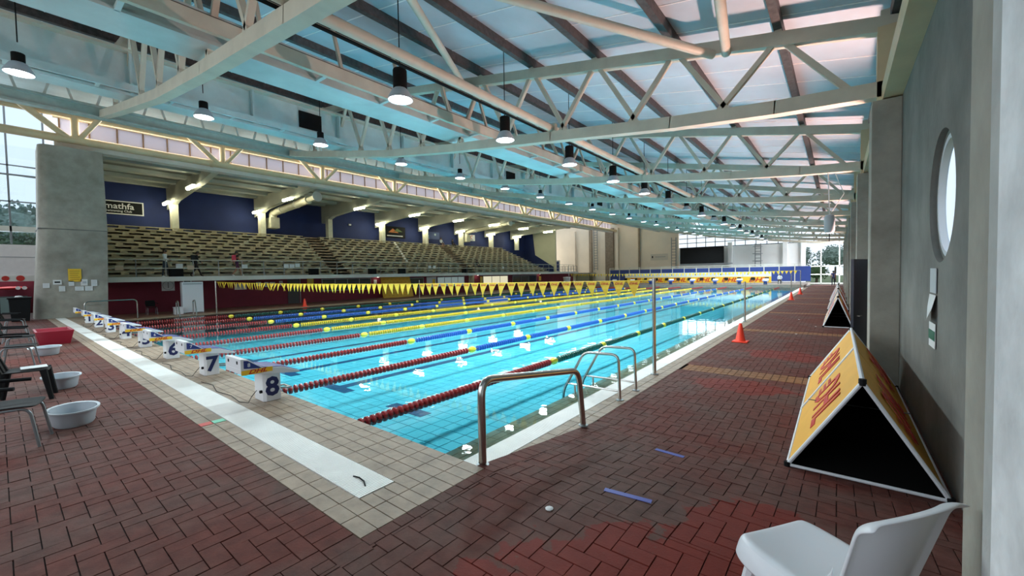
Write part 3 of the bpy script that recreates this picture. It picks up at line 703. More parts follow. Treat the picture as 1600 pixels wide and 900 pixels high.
# uplighters on the far side of the fins
ul = bpy.data.lights.new('uplight_beam', 'SPOT'); ul.energy = 1900; ul.color = (1.0, .60, .52); ul.spot_size = 2.0; ul.spot_blend = .6; ul.shadow_soft_size = .10
for k in range(1, 9):
    y = TRUSS_Y[k]+.45
    t = thing('uplighter', 'grey uplighter bracketed behind the %s concrete fin from the camera' % nth(k), 'lamp', (.58, y+.05, 1.5), group='fin uplighters')
    MB().lathe([(.0,0),(.08,0),(.13,.14),(.12,.14),(.07,.02)], 12, cap=False).build('housing', M_GREYST, t, smooth=True)
    MB().box(-.02, .02, -.22, 0, .0, .04).build('bracket', M_GREYST, t)
    MB().lathe([(0,.10),(.11,.10),(.11,.11),(0,.11)], 12).build('lens', mat('uplight_lens', (.9,.8,.7), .3), t)
    l = bpy.data.objects.new('beam', ul); COL.objects.link(l); l.parent = t; l.location = (0,0,.16)
    l.rotation_euler = Vector((-.5,-.35,1)).to_track_quat('-Z','Y').to_euler()
# fluorescent battens under the stand roof
k = 0
for i, y in enumerate(STY):
    for x, z, dy in ((-35.2, 8.42, -.45), (-41.3, 8.05, -.55)):
        if i in (2,) and x < -40: continue
        t = thing('fluorescent_batten', 'lit fluorescent batten at the %s end of the %s stand rafter' % ('pool' if x > -40 else 'rear', nth(i)), 'lamp', (x, y+dy, z), group='stand fluorescents')
        MB().box(-.8, .8, -.13, .13, .08, .14).build('tray', M_WHITE, t); MB().path([(-.78,0,.0),(.78,0,.0)], .10, 8).build('tube', M_TUBEL, t)
# ================================================================== THINGS ON AND AROUND THE POOL
# ---- lane ropes ---------------------------------------------------
def disc(mb, x, y, r=.074, t=.062, n=8):
    prof = [(.022, -t/2), (r, -t*.32), (r, t*.18), (.022, t/2)]
    vs = []; fs = []
    for rr, dy in prof:
        for k in range(n): vs.append((x+rr*math.cos(2*PI*k/n), y+dy, rr*math.sin(2*PI*k/n)))
    for i in range(3):
        for k in range(n): fs.append((i*n+k, i*n+(k+1)%n, (i+1)*n+(k+1)%n, (i+1)*n+k))
    mb.add(vs, fs)
RCOL = [M_RGRN, M_RBLU, M_RBLU, M_RYEL, M_RYEL, M_RYEL, M_RBLU, M_RBLU, M_RGRN]
RLAB = ['red and green lane rope nearest the ladder and brick deck', 'red and blue lane rope ending beside starting block eight', 'red and blue lane rope ending beside starting block seven',
        'red and yellow lane rope nearest the camera side', 'middle one of the three red and yellow lane ropes', 'red and yellow lane rope farthest from the camera',
        'red and blue lane rope next beyond the yellow ropes', 'red and blue lane rope second beyond the yellow ropes', 'red and green lane rope nearest the maroon wall']
dm = {}
for nm, m_ in (('r', M_RRED),):
    mb = MB(); disc(mb, 0, 0, n=12); me = mb.mesh('float'); me.materials.append(m_); dm[nm] = me
for k, x in enumerate(LANE):
    rp = thing('lane_rope', RLAB[k], 'lane rope', (x, 0, .012), group='lane ropes')
    MB().path([(0,YW+.02,0),(0,YF-.02,0)], .012, 5).build('cable', M_GREYST, rp)
    a = MB(); c = MB(); mk = MB(); y = YW+.12
    marks = [7.82+2.5*i for i in range(17)]
    while y < YF-.1:
        if any(abs(y-q) < .15 for q in marks): y += .088; continue
        if y < 7.8 and k < 2:
            o = link('float', dm['r'], rp); o.location = (0, y, 0); 
        elif y < 7.8 or y > YF-5.2: disc(a, 0, y)
        else: disc(c, 0, y)
        y += .092
    for q in marks:
        vs = [(.0,-.13),(.05,-.11),(.08,-.05),(.085,.0),(.08,.05),(.05,.11),(.0,.13)]; n = 8; V_ = []; F_ = []
        for rr, dy in vs:
            for j in range(n): V_.append((rr*math.cos(2*PI*j/n), q+dy, rr*math.sin(2*PI*j/n)))
        for i in range(len(vs)-1):
            for j in range(n): F_.append((i*n+j, i*n+(j+1)%n, (i+1)*n+(j+1)%n, (i+1)*n+j))
        if q < 30: MB().add(V_, F_).build('marker_float', M_RMARK, rp, smooth=True)
        else: mk.add(V_, F_)
    a.build('end_float_run', M_RRED, rp, kind='stuff'); c.build('middle_float_run', RCOL[k], rp, kind='stuff')
    if mk.v: mk.build('far_marker_run', M_RMARK, rp, kind='stuff')
# ---- starting blocks ----------------------------------------------
def make_block(num, label, group, detail=True):
    t = thing('starting_block', label, 'starting block', group=group)
    c = .035; w_, d_ = .175, .11
    poly = [(-w_,-d_+c),(-w_+c,-d_),(w_-c,-d_),(w_,-d_+c),(w_,d_),(-w_,d_)]
    MB().extrude([(p[0],p[1],0) for p in poly], (0,0,.40)).build('pedestal', M_BLKW, t, bevel=.006)
    pf = MB().extrude([(-.28,-.41,.455),(-.28,.33,.352),(-.28,.33,.375),(-.28,.1,.47),(-.28,-.41,.52)], (.56,0,0)).build('platform', M_BLKW, t, bevel=.004)
    MB().extrude([(-.26,-.12,.500),(-.26,.1,.472),(-.26,.32,.381),(-.26,.32,.386),(-.26,.1,.478),(-.26,-.12,.506)], (.52,0,0)).build('tread', M_BLKB, pf)
    MB().box(.281, .284, -.405, -.03, .440, .502).build('sponsor_strip', M_YEL, pf)
    wd = MB().extrude([(-.28,-.41,.52),(-.28,-.13,.49),(-.28,-.33,.645),(-.28,-.41,.655)], (.56,0,0)).build('back_plate', M_BLKW, t, bevel=.004)
    MB().extrude([(.281,-.375,.528),(.281,-.16,.503),(.281,-.33,.625),(.281,-.375,.632)], (.003,0,0)).build('side_badge', M_BLKB, wd)
    for sx in (-.16, .16): MB().box(sx-.02, sx+.02, -.414, -.409, .58, .62).build('bolt_slot', M_BLACK, wd)
    MB().path([(.10,.11,.14),(.10,.27,.12),(-.10,.27,.12),(-.10,.11,.14)], .016, 6).build('grab_bar', M_STEEL, t, smooth=True)
    if detail:
        text('DHL', .075, M_RED, pf, (.2855,-.215,.472), (0,1,-.0), (0,0,1), .03, .35, sx=1.5)
        text(num, .36, M_NAVY, t, (w_+.002,.0,.19), (0,1,0), (0,0,1), .03, .0, 'number')
        text(num, .07, M_BLKW, wd, (.2855,-.315,.565), (0,1,0), (0,0,1), .02, 0, 'number')
        MB().path([(w_-.06,-d_-.001,.14),(w_-.06,-d_-.03,.14)], .022, 8).build('socket', M_BLACK, t)
    return t
for k in range(8):
    cx = (LANE[k]+LANE[k+1])/2
    n_ = str(8-k)
    t = make_block(n_, 'white near-end starting block bearing the number %s' % WORDS[8-k], 'near starting blocks'); t.location = (cx, 2.34, ZD)
for k in range(8):
    cx = (LANE[k]+LANE[k+1])/2
    t = make_block(str(8-k), 'blue topped far-end starting block, %s from the brick deck' % nth(k), 'far starting blocks', False)
    t.location = (cx, YF+.28, .34); t.rotation_euler = (0,0,PI)
    for ch in t.children:
        if ch.name.startswith('pedestal'): ch.data.materials[0] = M_BLKB
        if ch.name.startswith('platform'): ch.data.materials[0] = mat('bright_blue', (.03,.14,.50), .4)
for k in range(7):
    cx = (LANE[k]+LANE[k+1])/2; z = ZD+.012
    pts = [(cx-.02,2.21,ZD+.14),(cx-.04,2.15,ZD+.06),(cx+.05,2.08,z),(cx-.10,2.02,z),(cx-.55,2.06,z),(cx-1.0,2.01,z),(cx-1.5,2.10,z),(cx-1.9,2.05,z)]
    c = MB().path(pts, .005, 5).build('timing_cable', M_BLACK); tag(c, 'thin black cable trailing over the tiles from block %s' % WORDS[8-k], 'cable', 'timing cables')
# ---- backstroke flags ---------------------------------------------
def pole(x, y, h, label, z=0):
    t = thing('flag_pole', label, 'pole', (x, y, z), group='poolside poles')
    MB().path([(0,0,0),(0,0,h)], .034, 12).build('tube', M_STEEL, t, smooth=True)
    MB().lathe([(.0,0),(.075,0),(.075,.012),(.04,.02),(0,.02)], 14).build('base_flange', M_GREYST, t)
    return t
pole(-2.79, 7.91, 1.87, 'tall steel flag pole by the near gutter past the ladder')
pole(-28.15, 7.88, 1.88, 'thin steel flag pole before the maroon wall', .03)
pole(-2.81, 17.9, 1.55, 'shorter steel pole by the gutter just past the first orange cone')
pole(-28.15, 22.6, 1.6, 'steel pole by the gold panel across the pool', .03)
pole(-2.81, 37.8, 1.6, 'thin steel pole by the far stretch of the right gutter')
pole(-2.81, 47.6, 1.85, 'thin steel flag pole near the far end by the right gutter')
pole(-28.15, 47.6, 1.85, 'thin steel flag pole at the far end of the stand side', .03)
def flag_line(y, zl, zr, sag, label, n, logos):
    t = thing('flag_line', label, 'flag line', (0, y, 0), group='backstroke flag lines')
    x0, x1 = -28.10, -2.83
    f = lambda u: (x0+(x1-x0)*u, 0, zl+(zr-zl)*u - sag*4*u*(1-u))
    MB().path([f(i/24) for i in range(25)], .008, 5).build('line', M_FLAG, t)
    for i in range(n):
        u = .008+.984*(i+.5)/n; p = f(u); curl = rnd.uniform(-.05,.05) if i > n*.35 else rnd.uniform(-.16,.16); wv = .135 if i > n*.35 else rnd.uniform(.07,.135)
        a, b_, c_ = Vector((p[0]-wv, rnd.uniform(-.01,.01), p[2])), Vector((p[0]+wv, rnd.uniform(-.01,.01), p[2])), Vector((p[0]+curl*.6, curl*.7, p[2]-.33))
        m1 = (a+b_)/2+Vector((0,.015,0)); m2 = (a+c_)/2+Vector((0,-.012,0)); m3 = (b_+c_)/2+Vector((0,-.012,0))
        d = Vector((0,.003,0))
        vs = [a,m1,b_,m3,c_,m2]; vs = [v-d for v in vs]+[v+d for v in vs]
        fs = [(0,1,5),(1,2,3),(1,3,5),(5,3,4),(6,11,7),(7,9,8),(7,11,9),(11,10,9)]+[(j,6+j,6+(j+1)%6,(j+1)%6) for j in range(6)]
        pn = MB().add(vs, fs).build('pennant', M_FLAG, t)
        if logos and i > n*.72: text('DHL', .06, M_RED, pn, (p[0], -.02, p[2]-.055), (1,0,0), (0,0,1), .03, .35, sx=1.5)
    return t
flag_line(7.9, 1.86, 1.83, .10, 'line of yellow pennants across the near end of the pool', 80, True)
flag_line(47.6, 1.85, 1.85, .12, 'line of small yellow pennants across the far end', 70, False)
# ---- handrails and ladders ----------------------------------------
def rounded(pts, r=.12, n=5):
    out = [Vector(pts[0])]
    for a, b_, c_ in zip(pts, pts[1:], pts[2:]):
        a, b_, c_ = Vector(a), Vector(b_), Vector(c_); d1 = (a-b_).normalized()*min(r,(a-b_).length*.45); d2 = (c_-b_).normalized()*min(r,(c_-b_).length*.45)
        for i in range(n+1):
            u = i/n; out.append((b_+d1)*(1-u)**2 + b_*2*u*(1-u) + (b_+d2)*u*u)
    return out + [Vector(pts[-1])]
t = thing('handrail', 'bent stainless handrail standing at the near corner of the pool', 'handrail', (-2.5, 2.67, .28))
MB().path(rounded([(0,0,-.02),(0,0,.78),(0,1.75,.52),(0,1.86,-.2)], .16), .036, 14).build('rail', M_STEEL, t, smooth=True)
for yy, zz in ((0,0),(1.86,-.2)): MB().lathe([(0,0),(.06,0),(.06,.012),(0,.012)], 12, (0,yy,zz)).build('base_flange', M_GREYST, t)
t = thing('pool_ladder', 'stainless pool ladder with two bent rails at the near gutter', 'ladder', (-2.66, 6.0, 0))
for yy in (0, .65):
    MB().path(rounded([(0,yy,0),(-.02,yy,.71),(-.62,yy,.69),(-1.03,yy,-.02),(-1.03,yy,-.45)], .12), .022, 10).build('rail', M_STEEL, t, smooth=True)
    MB().path([(0,yy,.14),(-.95,yy,.12)], .016, 8).build('cross_bar', M_STEEL, t, smooth=True); MB().path([(-.80,yy,.12),(-.80,yy,-.03)], .018, 8).build('stub', M_STEEL, t)
    MB().lathe([(0,0),(.06,0),(.06,.01),(0,.01)], 12, (0,yy,0)).build('base_flange', M_GREYST, t)
for z in (-.18, -.4): MB().box(-1.07, -.97, 0, .65, z-.015, z+.015).build('tread', M_STEEL, t)
t = thing('pool_ladder', 'stainless ladder rails across the pool before the white cabinet', 'ladder', (-28.1, 6.1, .03))
for yy in (0, .75): MB().path(rounded([(-.3,yy,0),(-.3,yy,.8),(.05,yy,.85),(.35,yy,-.02)], .12), .03, 8).build('rail', M_STEEL, t, smooth=True)
t = thing('guard_rail', 'low bent steel rail on the deck before the tapered column', 'handrail', (-28.4, 2.6, .3))
MB().path(rounded([(.0,0,0),(.0,0,.75),(0,1.9,.75),(0,1.9,-.25)], .2), .03, 8).build('rail', M_STEEL, t, smooth=True)
# ---- cones --------------------------------------------------------
def cone(x, y, z, label, s=1.):
    t = thing('traffic_cone', label, 'traffic cone', (x, y, z), group='orange cones')
    MB().box(-.19*s, .19*s, -.19*s, .19*s, 0, .03*s).build('base', M_ORANGE, t, bevel=.01)
    MB().lathe([(.135*s,.03*s),(.125*s,.05*s),(.04*s,.50*s),(.03*s,.52*s),(.02*s,.52*s)], 18).build('body', M_ORANGE, t, smooth=True)
cone(-2.12, 12.83, 0, 'orange traffic cone nearest the camera on the red brick deck')
cone(-2.38, 32.0, 0, 'second orange traffic cone along the right gutter'); cone(-2.35, 39.4, 0, 'farthest orange traffic cone along the right gutter')
cone(-28.6, 13.1, .03, 'orange traffic cone across the pool before the grey door', 1.05)
# ---- sponsor tents ------------------------------------------------
def make_tent(label, L_, x0, x1, hz):
    t = thing('a_frame_tent', label, 'tent', group='sponsor tents')
    xm = (x0+x1)/2; A = lambda y: (x0,y,.02); B = lambda y: (x1,y,.02); T = lambda y: (xm,y,hz)
    for s_, (P, nm) in enumerate(((A,'pool_side_panel'),(B,'wall_side_panel'))):
        for h_ in range(2):
            ya, yb = L_*h_/2+.02, L_*(h_+1)/2-.02
            sg = -1 if s_ == 0 else 1
            bow = .03
            mid = lambda y: ((x0 if s_ == 0 else x1)*.5+xm*.5 - (-sg)*bow*.0 + sg*bow*(1 if s_ else .3), y, hz/2)
            poly = [P(ya), mid(ya), T(ya)]
            pa = MB().add([P(ya), mid(ya), T(ya), P(yb), mid(yb), T(yb)], [(0,1,4,3),(1,2,5,4)]).build(nm, M_YELO, t)
            so = pa.modifiers.new('t','SOLIDIFY'); so.thickness = .006
            off = -.016*sg
            MB().add([(q[0]+off,q[1],q[2]-.012) for q in (P(ya), mid(ya), T(ya), P(yb), mid(yb), T(yb))], [(0,1,4,3),(1,2,5,4)]).build('lining', M_BLACKM, pa)
            yc = (ya+yb)/2; nv = Vector((-hz*1.0, 0, (xm-x0))).normalized() if s_ == 0 else Vector((hz, 0, (x1-xm))).normalized()
            c0 = Vector(((x0+xm)/2 if s_ == 0 else (x1+xm)/2, yc, hz*.50)) + nv*(.035 if s_ else .012)
            upv = Vector((xm-x0, 0, hz)) if s_ == 0 else Vector((xm-x1, 0, hz))
            text('DHL', .66, M_RED, pa, c0, (0,-1,0) if s_ == 0 else (0,1,0), upv, .012, .3, sx=1.0)
            for j in range(3): MB().add([c0+Vector((0,(.72+.0*j)*(1 if s_ == 0 else -1),0))+upv.normalized()*(-.12+.09*j)+Vector((0,dy,0))+upv.normalized()*dz for dy, dz in ((-.12,-.025),(.12,-.025),(.12,.025),(-.12,.025))], [(0,1,2,3)]).build('logo_stripe', M_RED, pa)
    for y in (0, L_):
        MB().path([A(y), T(y)], .018, 8).build('frame_pole', M_WPLAST, t); MB().path([T(y), B(y)], .018, 8).build('frame_pole', M_WPLAST, t); MB().path([A(y), B(y)], .016, 8).build('base_pole', M_WPLAST, t)
        for P in (A, B, T): MB().lathe([(0,-.03),(.03,-.03),(.03,.03),(0,.03)], 8, P(y)).build('corner_joint', M_BLACK, t)
    MB().add([A(L_-.02), B(L_-.02), T(L_-.02)], [(0,1,2)]).build('end_panel', M_BLACKM, t); MB().box(x0+.02, x1-.02, .03, L_-.03, .004, .010).build('ground_sheet', M_BLACKM, t)
    MB().path([A(0), A(L_)], .016, 8).build('base_pole', M_WPLAST, t); MB().path([B(0), B(L_)], .016, 8).build('base_pole', M_WPLAST, t)
    MB().path([(xm,0,hz+.01),(xm,L_,hz+.01)], .02, 8).build('ridge_pole', M_WPLAST, t)
    MB().path([(x0-.008,L_/2,.02),(xm,L_/2,hz+.012)], .014, 6).build('seam_pole', M_WPLAST, t)
    MB().path([(x0+.1,L_*.35,hz*.35),(x1-.1,L_*.35,hz*.35)], .006, 5).build('guy_line', M_GREYST, t)
    return t
t = make_tent('yellow and red A-frame sponsor tent nearest the camera against the wall', 4.2, -.57, .57, .94); t.location = (.18, 4.9, .012)
for i, (y, L_) in enumerate(((17.5, 4.0), (24.6, 3.6), (31.0, 3.6))):
    t = make_tent('yellow A-frame sponsor tent, %s along the wall from the camera' % nth(i+1), L_, -.39, .39, 1.04); t.location = (-.005, y, .0)
# ---- plastic chairs -----------------------------------------------
def sheet(nu, nv, f, thick, name, m, parent):
    vs = [f(u/(nu-1), v/(nv-1)) for v in range(nv) for u in range(nu)]
    fs = [(v*nu+u, v*nu+u+1, (v+1)*nu+u+1, (v+1)*nu+u) for v in range(nv-1) for u in range(nu-1)]
    o = MB().add(vs, fs).build(name, m, parent, smooth=True)
    s = o.modifiers.new('t','SOLIDIFY'); s.thickness = thick; s.offset = 0
    ss = o.modifiers.new('s','SUBSURF'); ss.levels = 1; ss.render_levels = 2
    return o
t = thing('plastic_chair', 'white moulded plastic chair in the corner by the concrete fin', 'chair', (-.075, 2.25, .282), math.atan2(.80, .60)+.03)
def seat_f(u, v):                                   # rounded dished seat with a rolled front lip
    a, c_ = 2*u-1, 2*v-1; q = math.sqrt(max(0, 1-.42*c_*c_*max(0, c_)))
    k_ = math.sqrt(1-.5*a*a*.55); x = a*.265*q; y = .02+c_*.26*(k_ if c_ > 0 else 1)
    r_ = max(abs(a), abs(c_) if c_ > 0 else 0)
    return (x, y, .445 - .045*(1-a*a)*(1-.5*c_*c_) - .11*(max(0, r_-.84)/.16)**1.5)
sheet(15, 15, seat_f, .012, 'seat', M_WPLAST, t)
def back_f(u, v):
    a = 2*u-1; rim = max(0, v-.88)/.12; e = max(0, abs(a)-.84)/.16
    x = a*(.235+.025*v); z = .40+.47*v - .035*a*a*v - .012*rim
    y = -.20 - .12*v - .055*(1-a*a) - .05*rim*rim - .035*e*e
    return (x, y, z)
sheet(15, 14, back_f, .014, 'backrest', M_WPLAST, t)
for sx in (-1, 1):                                  # side stays joining seat and back
    sheet(4, 5, lambda u, v, sx=sx: (sx*(.235+.02*v), -.24+.16*u*(1-v)-.02*v, .42+.20*v*(1-.3*u)), .012, 'side_web', M_WPLAST, t)
for sx in (-1, 1):
    for yy, dz in ((.15, .07), (-.18, -.08)): MB().path([(sx*.17, yy, .37), (sx*.23, yy+dz, 0)], .034, 8, r2=.02).build('leg', M_WPLAST, t, smooth=True)
def black_chair(steel, label, loc, rz, paper=False):
    t = thing('patio_chair', label, 'chair', loc, rz, group='black chairs by the end window')
    sheet(7, 7, lambda u, v: ((u-.5)*.46, -.20+.44*v, .44-.02*(1-(2*u-1)**2)-.03*max(0,v-.75)), .02, 'seat', M_BLACK, t)
    if steel:
        sheet(7, 7, lambda u, v: ((u-.5)*(.42+.04*math.sin(PI*v)), -.24-.16*v-.04*(1-(2*u-1)**2), .46+.36*v), .02, 'backrest', M_BLACK, t)
        for sx in (-1, 1): MB().path(rounded([(sx*.22,-.24,0),(sx*.20,-.17,.41),(sx*.20,.20,.41),(sx*.22,.26,0)], .08), .014, 8).build('leg', M_GREYST, t, smooth=True)
        for sx in (-1, 1): MB().path([(sx*.24,-.30,.66),(sx*.27,.12,.64)], .02, 8).build('armrest', M_BLACK, t, smooth=True)
    else:
        sheet(7, 5, lambda u, v: ((u-.5)*(.44-.03*v), -.28-.06*v-.04*(1-(2*u-1)**2), .64+.22*v+.03*(1-(2*u-1)**2)*v), .025, 'backrest', M_BLACK, t)
        for sx in (-1, 1):
            MB().beam((sx*.19,-.20,.43), (sx*.20,-.29,.68), .07, .03, (0,1,0)).build('stay', M_BLACK, t)
            for yy, d in ((.19,.07),(-.19,-.07)): MB().path([(sx*.19,yy,.44),(sx*.225,yy+d,0)], .042, 8, r2=.026).build('leg', M_BLACK, t, smooth=True)
        MB().beam((0,-.20,.43), (0,-.27,.66), .10, .02, (0,1,0)).build('stay', M_BLACK, t)
    if paper:
        p = MB().box(-.13, .13, -.10, .16, .0, .006).build('paper_sheet', M_PAPER); tag(p, 'white paper sheets lying on the seat of the black plastic chair', 'paper')
        p.location = Vector(loc)+Vector((0, .05, .462))
    return t
black_chair(True, 'black chair with grey steel legs nearest the camera at the frame edge', (-6.75,.02,ZD), -.25)
black_chair(False, 'black moulded plastic chair with open lower back', (-9.25,.22,ZD), -.15, True)
black_chair(True, 'black steel-legged chair beside the grey tub past the plastic chair', (-13.0,.22,ZD), -.2)
black_chair(True, 'black steel-legged chair next to the crimson tub', (-15.3,.30,ZD), -.1)
black_chair(True, 'black steel-legged chair behind the crimson tub', (-18.6,.30,ZD), -.1)
black_chair(True, 'black steel-legged chair farthest along the row near the bin', (-22.5,.35,ZD), -.15)
# ---- tubs and bin -------------------------------------------------
def tub(x, y, m_, label, s=1., h=.19, rz=0):
    t = thing('tub', label, 'tub', (x,y,ZD), rz, group='deck tubs')
    MB().lathe([(.0,.0),(.23*s,.0),(.25*s,.02),(.285*s,h),(.32*s,h+.005),(.32*s,h-.012),(.295*s,h-.012)], 26, sx=1.0, sy=.72, cap=False).build('shell', m_, t, smooth=True)
    MB().lathe([(.27*s,h-.004),(.24*s,.03),(.0,.025)], 26, sx=1., sy=.72, cap=False).build('inside', m_, t, smooth=True)
tub(-7.2, .52, M_GPLAST, 'grey oval plastic tub nearest the camera, in front of the steel-legged chair')
tub(-9.85, .60, M_GPLAST, 'grey oval plastic tub in front of the open-back plastic chair')
tub(-14.6, .70, M_GPLAST, 'grey oval tub before the crimson tub')
t = thing('tub', 'large crimson plastic tub beside the black chairs', 'tub', (-17.3, .95, ZD), 0, 'deck tubs')
b = MB(); b.add([(-.55,-.28,0),(.55,-.28,0),(.55,.28,0),(-.55,.28,0),(-.65,-.36,.38),(.65,-.36,.38),(.65,.36,.38),(-.65,.36,.38),(-.6,-.31,.38),(.6,-.31,.38),(.6,.31,.38),(-.6,.31,.38),(-.5,-.24,.03),(.5,-.24,.03),(.5,.24,.03),(-.5,.24,.03)],
  [(0,3,2,1),(0,1,5,4),(1,2,6,5),(2,3,7,6),(3,0,4,7),(4,5,9,8),(5,6,10,9),(6,7,11,10),(7,4,8,11),(8,9,13,12),(9,10,14,13),(10,11,15,14),(11,8,12,15),(12,13,14,15)]); b.build('shell', M_RPLAST, t, bevel=.01)
MB().box(-.68, .68, -.39, .39, .36, .385); 
p = MB().box(-.2,.2,-.12,.12,0,.02).build('folded_towel', M_PAPER); tag(p, 'folded white towel on the deck by the crimson tub', 'towel'); p.location = (-16.3, .55, ZD)
t = thing('wheelie_bin', 'black lidded waste bin standing against the tapered column', 'bin', (-28.6, .62, ZD))
b = MB(); b.add([(-.30,-.26,0),(.30,-.26,0),(.30,.26,0),(-.30,.26,0),(-.38,-.32,1.0),(.38,-.32,1.0),(.38,.32,1.0),(-.38,.32,1.0)], [(0,3,2,1),(4,5,6,7),(0,1,5,4),(1,2,6,5),(2,3,7,6),(3,0,4,7)]); b.build('body', M_BLACK, t, bevel=.02)
MB().box(-.42,.42,-.36,.36,1.0,1.07).build('lid', M_BLACK, t, bevel=.02)
p = MB().lathe([(0,0),(.13,.01),(.1,.06),(0,.07)], 10).build('crumpled_paper', M_PAPER, smooth=True); tag(p, 'crumpled white paper on the lid of the black bin', 'paper'); p.location = (-28.6,.6,ZD+1.07)
# ---- floor scraps -------------------------------------------------
for i, (x0, y0, x1, y1) in enumerate(((-1.46,2.98,-1.10,3.04), (-1.53,4.36,-1.23,4.33))):
    z = zdeck((y0+y1)/2)+.004
    d = Vector((x1-x0, y1-y0, 0)); n_ = Vector((-d.y, d.x, 0)).normalized()*.025
    a = Vector((x0,y0,zdeck(y0)+.004)); c_ = Vector((x1,y1,zdeck(y1)+.004))
    s_ = MB().extrude([a-n_, c_-n_, c_+n_, a+n_], (0,0,.003)).build('tape_strip', mat('blue_tape', (.06,.08,.36), .5)); tag(s_, ('bright blue tape strip at the edge of the wet bricks', 'faded blue tape strip on the dry bricks beyond the first')[i], 'tape', 'floor tape')
for i, (x, y) in enumerate(((-1.62,2.42), (-1.0,15.2), (-.6,17.5), (-1.2,19.6))):
    s_ = MB().lathe([(0,0),(.028,0),(.03,.006),(.015,.012),(0,.012)], 9).build('litter_scrap', M_PAPER); s_.location = (x,y,zdeck(y)+.003); tag(s_, ('white round scrap lying by the edge of the wet bricks', 'white scrap on the deck past the second paver band', 'white scrap on the deck level with the second tent', 'farthest white scrap on the brick deck')[i], 'litter', 'floor litter')
m1 = MB().box(-.12,.0,-.06,.06,0,.004).build('floor_marker', M_RED); m1.location = (-5.75,1.47,ZD+.002); tag(m1, 'small red marker tile in the beige tiles by the grating', 'marker', 'floor markers')
m2 = MB().box(-.12,.0,-.06,.06,0,.004).build('floor_marker', mat('mint', (.12,.50,.33), .5)); m2.location = (-5.75,1.60,ZD+.002); tag(m2, 'small mint green marker tile in the beige tiles by the grating', 'marker', 'floor markers')
# ================================================================== STAND FITTINGS
rl = thing('railing', 'long grey tube railing along the front of the grandstand', 'railing', (-31.75, 0, SZ0-.02))
me = MB().path([(0,0,0),(0,0,1.06)], .028, 6).mesh('post'); me.materials.append(M_GREYST); y = 3.7
while y < 55.5: o = link('post', me, rl); o.location = (0,y,0); y += 1.35
for z in (1.06, .55): MB().path([(0,3.7,z),(0,55.4,z)], .026, 6).build('rail', mat('pale_rail', (.50,.51,.46), .5), rl)
for i, (y, hh) in enumerate(((6.95,.62), (15.45,.60), (20.6,.58), (23.7,.58), (32.0,.5))):
    t = thing('loudspeaker', 'black cabinet loudspeaker behind the stand railing, %s from the camera' % nth(i), 'loudspeaker', (-32.05, y, SZ0-.02), group='stand loudspeakers')
    MB().box(-.15,.15,-.34,.34,0,hh).build('cabinet', M_BLACKM, t, bevel=.015); MB().box(.15,.16,-.30,.30,.05,hh-.05).build('grille', M_BLACK, t)
for i, (y, z) in enumerate(((4.35,2.75), (7.05,2.88), (7.6,2.78), (10.6,2.86), (13.3,2.9), (13.7,2.9), (14.1,2.95), (26.8,2.85), (27.4,2.85), (38.2,2.8))):
    s_ = MB().box(-.005,.005,-.17,.17,-.13,.13).build('notice_sheet', M_PAPER if i not in (0,2) else mat('buff_paper', (.58,.44,.33), .7)); s_.location = (-31.715, y, z)
    tag(s_, '%s notice sheet tied to the stand railing, %s from the column' % ('buff' if i in (0,2) else 'white', nth(i)), 'notice', 'railing notices')
for i in range(9):
    u = i/8; row = 11-i; xa = SX0+(SX1-SX0)*(row)/NR; z = SZ0+(SZ1-SZ0)*(row+1)/NR+.09
    s_ = MB().lathe([(0,0),(.13,0),(.15,.07),(.10,.16),(0,.19)], 10).build('white_bag', M_PAPER, smooth=True); s_.location = (xa-.30, 29.4-2.6*u, z+.0)
    tag(s_, 'white bundle on the benches, %s down the diagonal line' % nth(i), 'bundle', 'white bundles on benches')
# undercroft openings and signs on the maroon wall
XU = -33.5
def wall_window(nm, label, y0, y1, z0, z1, n, glass, lit=None):
    t = thing(nm, label, 'window', (XU, 0, 0), kind='structure')
    b = MB(); b.box(0,.06,y0-.05,y1+.05,z0-.06,z0); b.box(0,.06,y0-.05,y1+.05,z1,z1+.06)
    for i in range(n+1):
        y = y0+(y1-y0)*i/n; b.box(0,.06,y-.03,y+.03,z0,z1)
    b.build('window_frame', M_GREYST, t)
    for i in range(n): MB().box(.015,.03,y0+(y1-y0)*i/n+.03,y0+(y1-y0)*(i+1)/n-.03,z0,z1).build('pane', glass, t)
wall_window('window_4', 'dark four-pane window in the maroon wall', 16.8, 21.3, .92, 1.82, 4, M_WINDK)
wall_window('window_5', 'dark window beside the gold panel', 25.6, 27.4, .90, 1.75, 1, M_WINDK)
wall_window('window_6', 'dim lit four-pane office window in the maroon wall', 29.3, 33.3, .85, 1.78, 4, M_LITCOOL)
wall_window('window_7', 'bright lit office window in the maroon wall', 36.5, 41.2, .80, 1.78, 3, M_LITROOM)
wall_window('window_8', 'dark window farthest along the maroon wall', 42.2, 47.6, .85, 1.75, 3, M_WINDK)
t = thing('door_1', 'dark grey door in the maroon wall behind the orange cone', 'door', (XU, 14.5, .02), kind='structure'); MB().box(0,.05,-.42,.42,0,2.0).build('leaf', mat('charcoal_paint', (.05,.045,.045), .6), t); MB().path([(.09,.50,0),(.09,.50,2.0)], .035, 8).build('downpipe', M_GREYST, t)
t = thing('door_2', 'tan doorway between the lit office windows', 'door', (XU, 34.5, .02), kind='structure'); MB().box(0,.05,-.45,.45,0,1.95).build('leaf', mat('tan_paint', (.30,.24,.14), .6), t)
MB().box(0.05,.08,.3,.36,.9,1.0).build('handle', M_STEEL, t)
